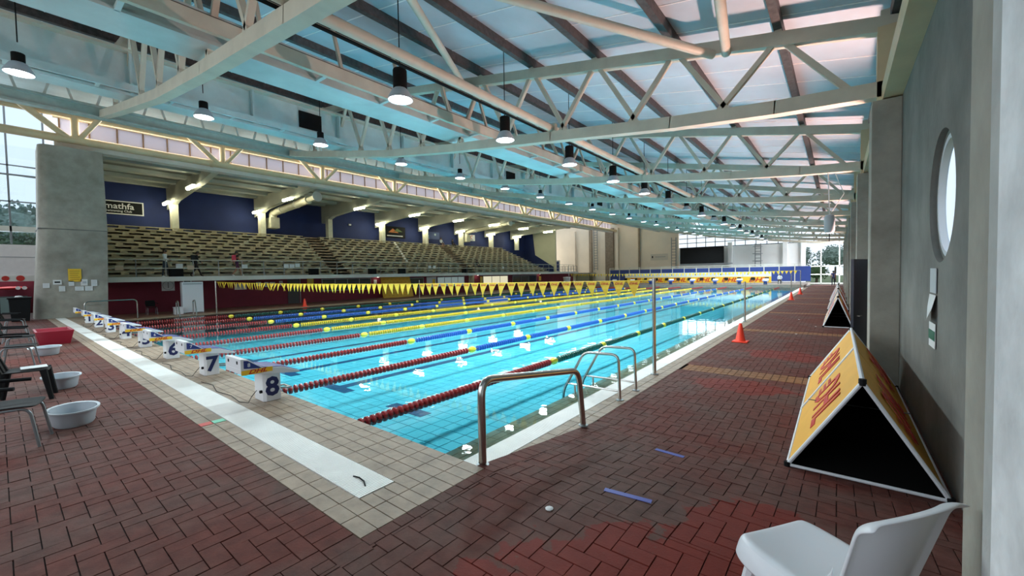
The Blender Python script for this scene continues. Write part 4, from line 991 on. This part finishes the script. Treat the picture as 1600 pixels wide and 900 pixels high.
def sheet_sign(nm, label, cat, y0, y1, z0, z1, m_, x=XU+.02, group='wall notices', th=.02):
    t = thing(nm, label, cat, (x, (y0+y1)/2, (z0+z1)/2), group=group)
    MB().box(-th/2, th/2, -(y1-y0)/2, (y1-y0)/2, -(z1-z0)/2, (z1-z0)/2).build('board', m_, t)
    return t, (y1-y0), (z1-z0), th/2+.002
def lines(t, wd, ht, xo, n, m_=None, up_=.8):
    for i in range(n):
        z = ht*.5*up_ - ht*up_*(i+.5)/n; MB().box(xo-.001, xo+.002, -wd*.38, wd*(.38-.2*((i*7)%3)/3), z-ht*.03, z+ht*.03).build('text_line', m_ or M_GREYST, t)
t, wd, ht, xo = sheet_sign('wall_clock', 'white square poolside clock board on the maroon wall', 'clock', 6.5, 7.15, 1.34, 2.01, M_PAPER, group=None)
e = MB().lathe([(.26,0),(.28,0),(.28,.012),(.26,.012)], 24, cap=False).build('dial_ring', M_GREYST, t); e.rotation_euler = (0,PI/2,0); e.location = (xo,0,0)
MB().box(xo,xo+.01,-.012,.012,0,.22).build('hand', M_BLACK, t); MB().box(xo,xo+.01,-.01,.02,-.16,.01).build('hand', M_BLACK, t)
t, wd, ht, xo = sheet_sign('digital_display', 'small dark digital display beside the clock board', 'display', 7.6, 8.03, 1.74, 2.0, M_PAPER, group=None); MB().box(xo,xo+.006,-.18,.18,-.09,.09).build('screen', M_SCREEN, t)
for i, (y0,y1,z0,z1,m_) in enumerate(((10.5,11.25,1.25,1.66,M_PAPER),(11.9,12.22,1.46,1.75,M_PAPER),(12.45,12.72,1.39,1.73,M_PAPER),(12.82,13.18,1.47,1.72,M_PAPER),(13.48,13.72,1.45,1.80,M_PAPER),(15.6,16.1,1.36,2.0,M_PYEL),(21.65,21.95,1.35,1.7,M_PAPER),(36.0,36.4,1.1,1.75,M_PYEL),(48.3,48.8,1.0,1.6,M_PYEL))):
    t, wd, ht, xo = sheet_sign('wall_notice', '%s notice on the maroon wall, %s from the tapered column' % ('yellow' if m_ is M_PYEL else 'white', nth(i)), 'notice', y0,y1,z0,z1,m_); lines(t, wd, ht, xo, 4)
t, wd, ht, xo = sheet_sign('whiteboard', 'white board with a yellow label beside the office window', 'whiteboard', 27.85, 29.15, .78, 1.85, M_PAPER, group=None); MB().box(xo,xo+.004,.1,.5,-.2,.3).build('yellow_label', M_PYEL, t)
for i, y in enumerate((21.9, 35.3, 48.2)):
    t = thing('bulkhead_lamp', 'glowing bulkhead lamp under the stand edge, %s along the maroon wall' % nth(i), 'lamp', (-33.2, y, 1.92), group='bulkhead lamps')
    MB().lathe([(0,0),(.13,.02),(.17,.09),(.14,.16),(0,.17)], 12).build('globe', M_BULK, t, smooth=True); MB().box(-.3,.0,-.08,.08,.13,.19).build('bracket', M_GREYST, t)
# gold padded panel leaning at the wall
t = thing('gym_mat', 'large gold panel with dashed rows standing at the maroon wall', 'panel', (-32.35, 23.5, .02))
MB().extrude([(0,-1.6,0),(0,1.75,0),(-.25,1.45,2.16),(-.25,-1.7,2.16)], (-.12,0,0)).build('pad', mat('gold_pad', (.62,.33,.02), .6), t)
dm_ = MB().box(0,.012,-.09,.09,-.014,.014).mesh('dash'); dm_.materials.append(mat('brown_dash', (.22,.12,.02), .7))
for r_ in range(8):
    for c_ in range(7):
        o = link('dash', dm_, t); z = .2+.25*r_; o.location = (.0-.25*z/2.16, -1.45+.44*c_+.2*(r_%2), z)
# white cabinet, low trolley, dark chair
t = thing('white_cabinet', 'tall white mobile board standing before the maroon wall', 'cabinet', (-30.6, 7.35, .02), .0)
MB().box(-.2,.2,-.52,.52,.03,1.86).build('body', M_WPLAST, t, bevel=.02); MB().box(.2,.21,-.46,.46,1.70,1.80).build('top_trim', M_GPLAST, t)
for s_ in (-.45,.45): MB().box(-.28,.28,s_-.03,s_+.03,0,.05).build('foot', M_GPLAST, t)
t = thing('storage_box', 'small white box at the foot of the white board', 'box', (-30.1, 6.55, .02)); MB().box(-.18,.18,-.2,.2,0,.38).build('body', M_WPLAST, t, bevel=.01); MB().box(-.2,.2,-.22,.22,.38,.42).build('lid', M_WPLAST, t)
black_chair(True, 'dark chair standing by the maroon wall left of the white board', (-31.4,5.6,.02), -PI/2)
# signs on the tapered column (face x = -28.9)
cp = [(2.16,2.60,2.02,2.64,M_PYEL,'yellow poster'),(1.34,1.55,1.75,1.97,M_PAPER,'white sheet nearest the rounded edge'),(1.66,1.94,1.90,2.12,M_PAPER,'white sign with a dark bar'),(1.84,2.04,1.57,1.82,M_PAPER,'white sheet below the dark bar sign'),(2.16,2.34,1.82,2.06,M_PAPER,'white sheet under the yellow poster'),
      (2.56,2.80,1.82,2.13,M_PAPER,'white sheet with a grey picture'),(2.92,3.13,1.79,2.10,M_PAPER,'white sheet farthest from the rounded edge'),(2.36,2.66,1.58,1.78,M_PAPER,'lower left of two wide white sheets'),(2.70,2.97,1.57,1.79,M_PAPER,'lower right of two wide white sheets')]
for i, (y0,y1,z0,z1,m_,lb) in enumerate(cp):
    t, wd, ht, xo = sheet_sign('column_notice', lb+' pinned to the tapered column', 'notice', y0,y1,z0,z1,m_, x=-28.865, group='column notices', th=.012)
    if i == 2: MB().box(xo,xo+.003,-.09,.09,-.035,.035).build('dark_bar', M_BLACK, t)
    elif i == 5: MB().box(xo,xo+.003,-.06,.08,-.05,.06).build('picture', M_GPLAST, t)
    else: lines(t, wd, ht, xo, 3 if ht < .3 else 5, M_GPLAST if m_ is M_PAPER else mat('ochre_ink', (.45,.25,.02), .7))
# posters on the blue rear wall (face x = -43.2)
t, wd, ht, xo = sheet_sign('club_banner', 'black and white club banner on the blue wall by the column', 'banner', 4.6, 7.5, 7.12, 8.16, M_PAPER, x=-43.15, group=None)
MB().box(xo,xo+.006,-wd/2+.08,wd/2-.08,-ht/2+.08,ht/2-.08).build('black_field', M_BLACK, t)
text('mathfa', .62, M_PAPER, t, (xo+.012,.05,.10), (0,1,0), (0,0,1), .012); text('Swimming Club', .24, M_PAPER, t, (xo+.012,.0,-.26), (0,1,0), (0,0,1), .01)
t, wd, ht, xo = sheet_sign('mountain_poster', 'dark poster with orange peak on the blue wall', 'poster', 29.4, 32.6, 6.75, 8.15, M_BLACK, x=-43.15, group=None)
MB().add([(xo,-.9,-.05),(xo,.6,-.05),(xo,-.25,.45)], [(0,1,2)]).build('orange_peak', mat('peak_orange', (.60,.20,.04), .6), t); MB().add([(xo,-.2,.05),(xo,1.2,.1),(xo,.4,.5)], [(0,1,2)]).build('green_peak', mat('peak_green', (.10,.16,.04), .6), t)
MB().box(xo,xo+.004,-1.1,1.2,-.5,-.38).build('caption_line', M_PAPER, t)
t, wd, ht, xo = sheet_sign('sponsor_sign', 'white sign with red script on the blue wall', 'sign', 42.3, 45.4, 7.1, 8.0, M_PAPER, x=-43.15, group=None)
text('VDC', .7, M_RED, t, (xo+.006,.2,.08), (0,1,0), (0,0,1), .02, .4); MB().box(xo,xo+.004,-.3,1.2,-.34,-.27).build('caption_line', M_BLACK, t)
t, wd, ht, xo = sheet_sign('swim_poster', 'blue swimmer poster on the wall above the seated people', 'poster', 36.2, 38.3, 6.95, 7.9, mat('poster_blue', (.03,.07,.22), .6), x=-43.15, group=None)
e = MB().lathe([(0,0),(.16,.0),(.16,.01),(0,.01)], 10).build('pale_figure', mat('pale_blue', (.35,.5,.6), .6), t); e.rotation_euler = (0,PI/2,0); e.location = (xo,.3,.15)
t, wd, ht, xo = sheet_sign('wall_box', 'small white box high on the blue wall', 'box', 24.9, 25.2, 7.78, 7.98, M_PAPER, x=-43.13, group=None, th=.1)
# air ducts
for i, y in enumerate((15.9, 41.5)):
    t = thing('air_duct', ('cream round air duct with flared nozzle, second stand post from the column', 'cream round air duct farther along the stand')[i], 'air duct', (0, y, 0), group='stand air ducts')
    md = mat('cream_duct', (.50,.49,.38), .55, var=.1)
    MB().box(-42.3,-41.2,.15,.95,6.7,7.7).build('plenum', md, t, bevel=.05); MB().path(rounded([(-41.7,.55,7.6),(-41.7,.55,8.15),(-35.2,.85,8.62)], .5), .33, 14).build('tube', md, t, smooth=True)
    MB().path([(-35.2,.85,8.62),(-34.2,.9,8.70)], .2, 14).build('neck', md, t, smooth=True); MB().path([(-34.2,.9,8.70),(-33.8,.92,8.73)], .24, 14, r2=.42).build('nozzle', M_WHITE, t, smooth=True)
    for u in (.3,.7): MB().path([(-41.7+6.5*u-.06,.55+.3*u,8.15+.47*u),(-41.7+6.5*u+.06,.55+.3*u,8.155+.47*u)], .36, 14).build('band', M_WHITE, t)
# ================================================================== FAR END
hb = thing('hoarding', 'long white framed hoarding of blue panels before the far wall', 'hoarding', (0, 62, .28))
x = -29.
while x < -3.5:
    MB().box(x+.05, x+1.6, 0, .04, .2, 2.05).build('panel', mat('hoarding_blue', (.02,.05,.24), .5), hb); MB().box(x-.05, x+.05, -.05, .05, 0, 2.35).build('post', M_WHITE, hb); x += 1.65
for z in (2.12, 2.35): MB().box(-29, -3.3, -.04, .04, z-.04, z+.04).build('rail', M_WHITE, hb)
for i in range(6):
    x0 = -24.7+3.07*i
    t = thing('sponsor_board', 'white and yellow sponsor board with red letters, %s from the stand side' % nth(i), 'banner', (x0+1.53, 58, .34), group='far sponsor boards')
    MB().box(-1.52,1.52,0,.05,.06,1.42).build('board', M_PAPER, t); MB().box(-1.52,1.52,-.006,0,.06,.82).build('yellow_field', M_YEL, t)
    text('DHL', .72, M_RED, t, (.0,-.02,.42), (1,0,0), (0,0,1), .03, .35, sx=1.25); MB().box(-1.0,-.9,-.01,0,1.05,1.22).build('emblem', M_BLACK, t); MB().box(-.8,.6,-.01,0,1.10,1.15).build('caption_line', M_GPLAST, t)
    for s_ in (-1.4,1.4): MB().box(s_-.03,s_+.03,.05,.4,0,.06).build('foot', M_GREYST, t)
c0 = None
for i in range(13):
    lab = 'dark chair in the far row before the sponsor boards, %s from the right' % nth(i)
    if c0 is None: c0 = black_chair(True, lab, (-6.6,56.2,.28), PI); t = c0
    else: t = copy_tree(c0); t.location = (-6.6-1.45*i, 56.2+.2*(i%2), .28); t['label'] = lab
    t['group'] = 'far row chairs'
t = thing('far_door', 'white framed display stand with red and blue posters at the far left', 'stand', (-38.2, 60.0, 2.0)); MB().box(-.95,.95,0,.1,.0,2.2).build('board', M_PAPER, t)
MB().box(-.8,-.2,-.02,0,.5,2.05).build('red_poster', M_RED, t); MB().box(.15,.8,-.02,0,.4,2.0).build('blue_poster', M_BLKB, t)
t.name = 'display_stand'
bl = thing('balcony_rail', 'dark railing of the far landing beside the stand', 'railing', (-36.2, 60.5, 2.0))
for i in range(8): MB().box(-2.0+.57*i-.03,-2.0+.57*i+.03,-.03,.03,0,1.15).build('post', M_GREYST, bl)
for z in (1.15,.6): MB().box(-2,2,-.03,.03,z-.03,z+.03).build('rail', M_GREYST, bl)
ln = MB().box(-40,-33.6,58.3,66,1.75,2.0).build('landing', M_CONC); tag(ln, 'concrete landing at the far end of the grandstand', 'landing', kind='structure')
t = thing('far_sign', 'long white notice with a small emblem on the cream far wall', 'sign', (-22.4, YB-.06, 4.3)); MB().box(-1.35,1.35,0,.05,-.5,.5).build('board', mat('off_white_board', (.60,.54,.45), .7), t); MB().box(-1.15,-.95,-.01,0,-.15,.2).build('emblem', M_BLACK, t); MB().box(-.6,1.0,-.01,0,-.02,.06).build('caption_line', M_GREYST, t)
t.name = 'wall_sign'
t = thing('water_cooler', 'pale cylinder bin on the far deck at the stand side', 'bin', (-30.2, 50.5, .02)); MB().lathe([(0,0),(.45,0),(.5,1.3),(.45,1.35),(0,1.38)], 16).build('body', M_GPLAST, t, smooth=True); MB().lathe([(.47,1.3),(.54,1.3),(.54,1.42),(0,1.46)], 16).build('lid', M_WPLAST, t, smooth=True)
t.name = 'drum_bin'
# hanging loudspeaker on ropes and navy door leaf
t = thing('hanging_speaker', 'grey cylindrical loudspeaker hung on white ropes below the second truss', 'loudspeaker', (-.23, 16.4, 3.1))
MB().lathe([(0,0),(.11,.02),(.14,.1),(.14,.5),(.10,.58),(0,.6)], 14).build('body', M_GPLAST, t, smooth=True); MB().path([(0,0,.58),(-.05,0,2.1)], .016, 6).build('rope', M_PAPER, t); MB().path([(0,0,.58),(.35,0,1.2),(.05,0,2.1)], .010, 6).build('rope', M_PAPER, t); MB().path([(0,0,0),(0,0,-.25)], .012, 6).build('tail', M_BLACK, t)
t = thing('door_3', 'navy door leaf standing open beside the first concrete fin', 'door', (.56, 11.82, .0), math.atan2(-.82, -.34), kind='structure')
MB().box(0,.87,-.025,.025,.01,2.18).build('leaf', M_NAVYD, t); MB().box(.0,.03,-.03,.032,.01,2.18).build('edge_strip', M_WPLAST, t); MB().path([(.75,.03,1.0),(.75,.08,1.0),(.65,.08,1.0)], .012, 6).build('handle', M_STEEL, t)
# papers on the dark wall (face x = .8)
for i, (y0,y1,z0,z1) in enumerate(((6.02,6.36,1.72,1.98),(6.02,6.40,1.42,1.70),(6.03,6.38,1.14,1.40))):
    t = thing('wall_paper_sheet', ('grey paper, topmost of three on the dark wall below the porthole', 'curling white paper between two others on the dark wall', 'white and green safety sign lowest on the dark wall')[i], 'notice', (XWALL-.012, (y0+y1)/2, (z0+z1)/2), group='dark wall papers')
    h2, w2 = (z1-z0)/2, (y1-y0)/2
    if i == 1: MB().add([(0,-w2,h2),(0,w2,h2),(-.015,w2,0),(-.03,-w2,0),(-.02,w2,-h2),(-.075,-w2,-h2*.9)], [(0,1,2,3),(3,2,4,5)]).build('sheet', M_PAPER, t)
    else: MB().box(-.002,.004,-w2,w2,-h2,h2).build('sheet', M_PAPER if i else M_GPLAST, t)
    if i == 2: MB().box(-.006,-.002,-w2,w2,-.05,.05).build('green_band', mat('sign_green', (.01,.12,.07), .5), t)
    t.name = 'safety_sheet'
# ================================================================== PEOPLE
def person(name_label, loc, rz, J, cols, h=1.7, hair=M_HAIR, group=None, extras=None):
    """one continuous skinned body; J overrides joint positions (unit: metres for a 1.7 m figure, facing +y)"""
    D = dict(pelvis=(0,0,.93), spine=(0,.0,1.10), chest=(0,.0,1.30), neck=(0,.0,1.46), jaw=(0,.02,1.52), head=(0,.02,1.60), crown=(0,.01,1.67),
             shL=(-.18,0,1.40), elL=(-.22,-.02,1.13), wrL=(-.22,.06,.90), haL=(-.22,.08,.82), shR=(.18,0,1.40), elR=(.22,-.02,1.13), wrR=(.22,.06,.90), haR=(.22,.08,.82),
             hiL=(-.10,0,.88), knL=(-.11,.02,.50), anL=(-.11,0,.09), toL=(-.11,.15,.04), hiR=(.10,0,.88), knR=(.11,.02,.50), anR=(.11,0,.09), toR=(.11,.15,.04))
    D.update(J)
    RAD = dict(pelvis=.135, spine=.125, chest=.145, neck=.055, jaw=.075, head=.092, crown=.062, shL=.065, elL=.045, wrL=.032, haL=.034, shR=.065, elR=.045, wrR=.032, haR=.034,
               hiL=.09, knL=.062, anL=.042, toL=.035, hiR=.09, knR=.062, anR=.042, toR=.035)
    E_ = [('pelvis','spine'),('spine','chest'),('chest','neck'),('neck','jaw'),('jaw','head'),('head','crown')]
    for s_ in 'LR': E_ += [('chest','sh'+s_),('sh'+s_,'el'+s_),('el'+s_,'wr'+s_),('wr'+s_,'ha'+s_),('pelvis','hi'+s_),('hi'+s_,'kn'+s_),('kn'+s_,'an'+s_),('an'+s_,'to'+s_)]
    for s_, sg in (('L',-1),('R',1)):
        hp = Vector(D['ha'+s_]); dr = (hp-Vector(D['wr'+s_])).normalized()
        for q, (sx_, ln) in enumerate(((-.026,.075),(-.009,.09),(.009,.085),(.026,.07))):
            D['f%d%s' % (q, s_)] = tuple(hp+dr*ln+Vector((0,sx_,0))); RAD['f%d%s' % (q, s_)] = .0085; E_.append(('ha'+s_, 'f%d%s' % (q, s_)))
        D['th'+s_] = tuple(hp+dr*.03+Vector((0,.055,0))); RAD['th'+s_] = .010; E_.append(('wr'+s_, 'th'+s_))
    names = list(D); idx = {n_: i for i, n_ in enumerate(names)}; S = h/1.7
    me = bpy.data.meshes.new('body'); me.from_pydata([Vector(D[n_])*S for n_ in names], [(idx[a], idx[b_]) for a, b_ in E_], [])
    root = thing('person', name_label, 'person', loc, rz, group=group)
    tmp = bpy.data.objects.new('body', me); COL.objects.link(tmp); tmp.modifiers.new('skin','SKIN')
    for i, n_ in enumerate(names): me.skin_vertices[0].data[i].radius = (RAD[n_]*S, RAD[n_]*S*(.72 if n_ in ('pelvis','spine','chest') else 1))
    me.skin_vertices[0].data[idx['pelvis']].use_root = True
    sb = tmp.modifiers.new('sub','SUBSURF'); sb.levels = 1; sb.render_levels = 1
    dg = bpy.context.evaluated_depsgraph_get(); dg.update(); fm = bpy.data.meshes.new_from_object(tmp.evaluated_get(dg)); bpy.data.objects.remove(tmp)
    top, leg, shoe = cols; short_sleeve = (extras or {}).get('short'); bare = (extras or {}).get('bare_legs')
    for m_ in (M_SKIN, top, leg, shoe): fm.materials.append(m_)
    seg = [(a, b_, Vector(D[a])*S, Vector(D[b_])*S) for a, b_ in E_]
    for p in fm.polygons:
        c_ = p.center; best = None
        for a, b_, A, B in seg:
            d = B-A; u = max(0, min(1, (c_-A).dot(d)/d.length_squared)); q = (c_-(A+d*u)).length
            if best is None or q < best[0]: best = (q, a, b_, u)
        a, b_ = best[1], best[2]
        if b_[:2] == 'to': i = 3
        elif b_[:2] in ('hi','kn') or (a == 'pelvis' and b_ != 'spine'): i = 2
        elif b_[:2] == 'an': i = 0 if bare else 2
        elif b_ in ('spine','chest') or b_[:2] == 'sh': i = 1
        elif a == 'chest' and b_ == 'neck': i = 1 if best[3] < .7 else 0
        elif b_[:2] == 'el': i = 1 if not short_sleeve or best[3] < .45 else 0
        elif b_[:2] == 'wr': i = 0 if short_sleeve else 1
        else: i = 0
        p.material_index = i; p.use_smooth = True
    bd = bpy.data.objects.new('body', fm); COL.objects.link(bd); bd.parent = root
    hd = Vector(D['head'])*S
    b = MB(); b.lathe([(.0,.115*S),(.06*S,.10*S),(.098*S,.05*S),(.104*S,-.01*S),(.09*S,-.06*S)], 14, (hd.x, hd.y-.018*S, hd.z), cap=False); hr = b.build('hair', hair, root, smooth=True)
    for ex in (-.032, .032): MB().lathe([(0,-.008),(.010,-.004),(.010,.004),(0,.008)], 8, (hd.x+ex*S, hd.y+.088*S, hd.z-.005)).build('eye', M_BLACK, bd)
    MB().add([(hd.x-.012,hd.y+.088*S,hd.z-.045),(hd.x+.012,hd.y+.088*S,hd.z-.045),(hd.x,hd.y+.118*S,hd.z-.043),(hd.x,hd.y+.092*S,hd.z+.0)], [(0,1,2),(0,2,3),(1,3,2),(0,3,1)]).build('nose', M_SKIN, bd)
    for ex in (-1, 1): MB().lathe([(0,-.03),(.014,-.015),(.016,.012),(0,.03)], 8, (hd.x+ex*.097*S, hd.y-.0, hd.z-.015)).build('ear', M_SKIN, bd)
    return root
WALK = dict(knL=(-.11,.16,.54), anL=(-.11,.30,.10), toL=(-.11,.44,.08), knR=(.11,-.06,.50), anR=(.11,-.33,.13), toR=(.11,-.20,.04), elL=(-.22,-.12,1.15), wrL=(-.22,-.10,.92), haL=(-.22,-.09,.84), elR=(.22,.06,1.14), wrR=(.20,.22,.98), haR=(.20,.27,.93))
STANDJ = dict(); Zs = SZ0-.02
white = mat('white_jacket', (.62,.66,.68), .7); dnavy = mat('dark_denim', (.02,.03,.05), .7); blackc = mat('black_cloth', (.015,.015,.018), .8); redc = mat('pink_pack', (.70,.06,.12), .6); plum = mat('plum_cloth', (.08,.02,.07), .8)
person('person in a white jacket and dark jeans walking behind the railing', (-32.35, 6.5, Zs), -.5, dict(WALK, knL=(-.11,.08,.52), anL=(-.11,.12,.09), toL=(-.11,.26,.04), anR=(.11,-.12,.09), toR=(.11,.03,.04), wrR=(.10,.20,1.10), haR=(.05,.24,1.14)), (white, dnavy, white), 1.72, group='people on the stand')
person('person in black striding along the stand walkway with a dark bag', (-32.4, 8.05, Zs), 0, dict(WALK, neck=(0,.09,1.44), jaw=(0,.13,1.49), head=(0,.14,1.57), crown=(0,.14,1.64), chest=(0,.06,1.29)), (blackc, blackc, blackc), 1.68, group='people on the stand')
person('person in plum shorts with a pink backpack striding along the walkway', (-32.35, 10.35, Zs), 0, WALK, (blackc, plum, white), 1.75, group='people on the stand', extras=dict(bare_legs=True, short=True))
def pack(loc, m_, label):
    t = thing('backpack', label, 'backpack', loc); MB().box(-.15,.15,-.22,-.02,0,.45).build('bag', m_, t, bevel=.05)
    for s_ in (-.1,.1): MB().path([(s_,-.02,.42),(s_,.10,.45),(s_,.15,.25),(s_,-.02,.06)], .014, 6).build('strap', m_, t)
pack((-32.35,10.30,Zs+1.02), redc, 'bright pink backpack on the back of the striding person')
pack((-32.4,8.03,Zs+.98), blackc, 'black bag on the back of the person in black')
SIT = dict(knL=(-.13,.42,.90), anL=(-.13,.44,.48), toL=(-.13,.58,.43), knR=(.13,.42,.90), anR=(.13,.44,.48), toR=(.13,.58,.43), hiL=(-.10,.06,.89), hiR=(.10,.06,.89), elL=(-.23,.08,1.15), wrL=(-.16,.30,1.0), haL=(-.14,.37,.98), elR=(.23,.08,1.15), wrR=(.16,.30,1.0), haR=(.14,.37,.98))
ltb = mat('light_blue_cloth', (.22,.38,.46), .7)
person('person in a light blue top standing at the back of the stand', (-42.2, 35.4, SZ1-.12), -PI/2, STANDJ, (ltb, dnavy, blackc), 1.7, group='people on the stand', extras=dict(bare_legs=True))
person('person seated on the top row beside the one in light blue', (-41.6, 37.2, SZ1-.72), -PI/2, SIT, (white, blackc, blackc), 1.7, group='people on the stand', extras=dict(bare_legs=True))
person('person in dark clothes seated on the top row nearer the sponsor sign', (-41.6, 39.3, SZ1-.72), -PI/2, SIT, (blackc, blackc, blackc), 1.65, group='people on the stand')
person('person in dark clothes seated among the lower benches', (-34.7, 36.8, SZ0+.60-.60), -PI/2, SIT, (blackc, dnavy, blackc), 1.65, group='people on the stand')
person('person in blue standing by the far glazed doors', (-.45, 60, .0), .3, STANDJ, (mat('royal_cloth', (.04,.06,.22), .7), dnavy, blackc), 1.72, extras=dict(short=True))
person('person seated in white at the far end by the blue panels', (-5.4, 57.6, .28-.40), PI, SIT, (white, blackc, blackc), 1.6)
st_ = thing('stool', 'grey stool under the seated person by the blue panels', 'stool', (-5.4, 57.65, .28)); MB().box(-.2,.2,-.2,.2,.34,.38).build('seat', M_GREYST, st_)
for sx in (-.17,.17):
    for sy in (-.17,.17): MB().path([(sx,sy,0),(sx*.9,sy*.9,.35)], .015, 6).build('leg', M_GREYST, st_)
# ================================================================== OUTSIDE
g_ = MB().box(-160, 120, -100, 220, -1.2, -1.0).build('ground', mat('lawn', (.12,.17,.07), .9, var=.4, scale=.3)); tag(g_, 'green ground outside the hall', 'ground', kind='structure')
def tree(x, y, h, r, m_, label):
    t = thing('tree', label, 'tree', (x,y,-1.0), group='trees outside')
    MB().path([(0,0,0),(.1,0,h*.45),(0,.1,h*.7)], .22, 8, r2=.1).build('trunk', M_BARK, t)
    b = MB(); rr = random.Random(int(x*7+y*13))
    for i in range(1100):
        a, e, q = rr.uniform(0,2*PI), math.asin(rr.uniform(-.8,1)), r*rr.uniform(.55,1.08)
        c_ = Vector((q*math.cos(a)*math.cos(e), q*math.sin(a)*math.cos(e), h*.66+q*.8*math.sin(e))); s_ = r*rr.uniform(.04,.10)
        u = Vector((rr.uniform(-1,1),rr.uniform(-1,1),rr.uniform(-1,1))).normalized()*s_; v = u.orthogonal().normalized()*s_*.7
        b.add([c_-u, c_+v, c_+u, c_-v], [(0,1,2,3)])
    b.lathe([(0,h*.66-r*.6),(r*.6,h*.66-r*.35),(r*.75,h*.66),(r*.55,h*.66+r*.45),(0,h*.66+r*.62)], 10)
    b.build('crown', m_, t)
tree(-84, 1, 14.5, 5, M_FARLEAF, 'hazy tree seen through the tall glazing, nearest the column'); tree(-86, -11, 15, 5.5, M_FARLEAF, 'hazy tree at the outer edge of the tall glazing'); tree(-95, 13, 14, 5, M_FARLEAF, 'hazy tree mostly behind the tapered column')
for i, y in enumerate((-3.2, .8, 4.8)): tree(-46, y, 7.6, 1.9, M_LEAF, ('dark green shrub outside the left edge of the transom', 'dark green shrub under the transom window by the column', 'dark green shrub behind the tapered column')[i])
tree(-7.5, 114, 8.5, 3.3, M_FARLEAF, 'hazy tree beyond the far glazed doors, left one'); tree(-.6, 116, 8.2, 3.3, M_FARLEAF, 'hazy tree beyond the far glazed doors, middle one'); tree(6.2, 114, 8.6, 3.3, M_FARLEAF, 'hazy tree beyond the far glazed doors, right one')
tree(-2.8, 82, 3.6, 1.6, M_LEAF, 'low dark bush outside the far glazed doors')
t = thing('rescue_board', 'red rescue board with white discs on the maroon wall left of the column', 'rescue board', (-37.0, .55, 1.72))
MB().lathe([(0,-.62),(.10,-.58),(.20,-.3),(.22,.1),(.16,.5),(0,.62)], 12, sy=.45).build('hull', mat('rescue_red', (.45,.02,.02), .4), t, smooth=True).rotation_euler = (PI/2, 0, 0)
for y in (.22, .46):
    e = MB().lathe([(0,0),(.10,0),(.10,.012),(0,.012)], 12).build('white_disc', M_PAPER, t); e.rotation_euler = (0, PI/2, 0); e.location = (.22, y, 0)
t = thing('locker_bank', 'bank of grey-green lockers under the rescue board', 'lockers', (-36.9, .35, .0))
MB().box(-.3, .2, -1.6, .75, 0, 1.25).build('carcass', mat('locker_dark', (.05,.07,.07), .6), t)
for i in range(7): MB().box(.2, .215, -1.57+.33*i, -1.27+.33*i, .05, 1.2).build('door', mat('locker_green', (.20,.29,.28), .5), t)
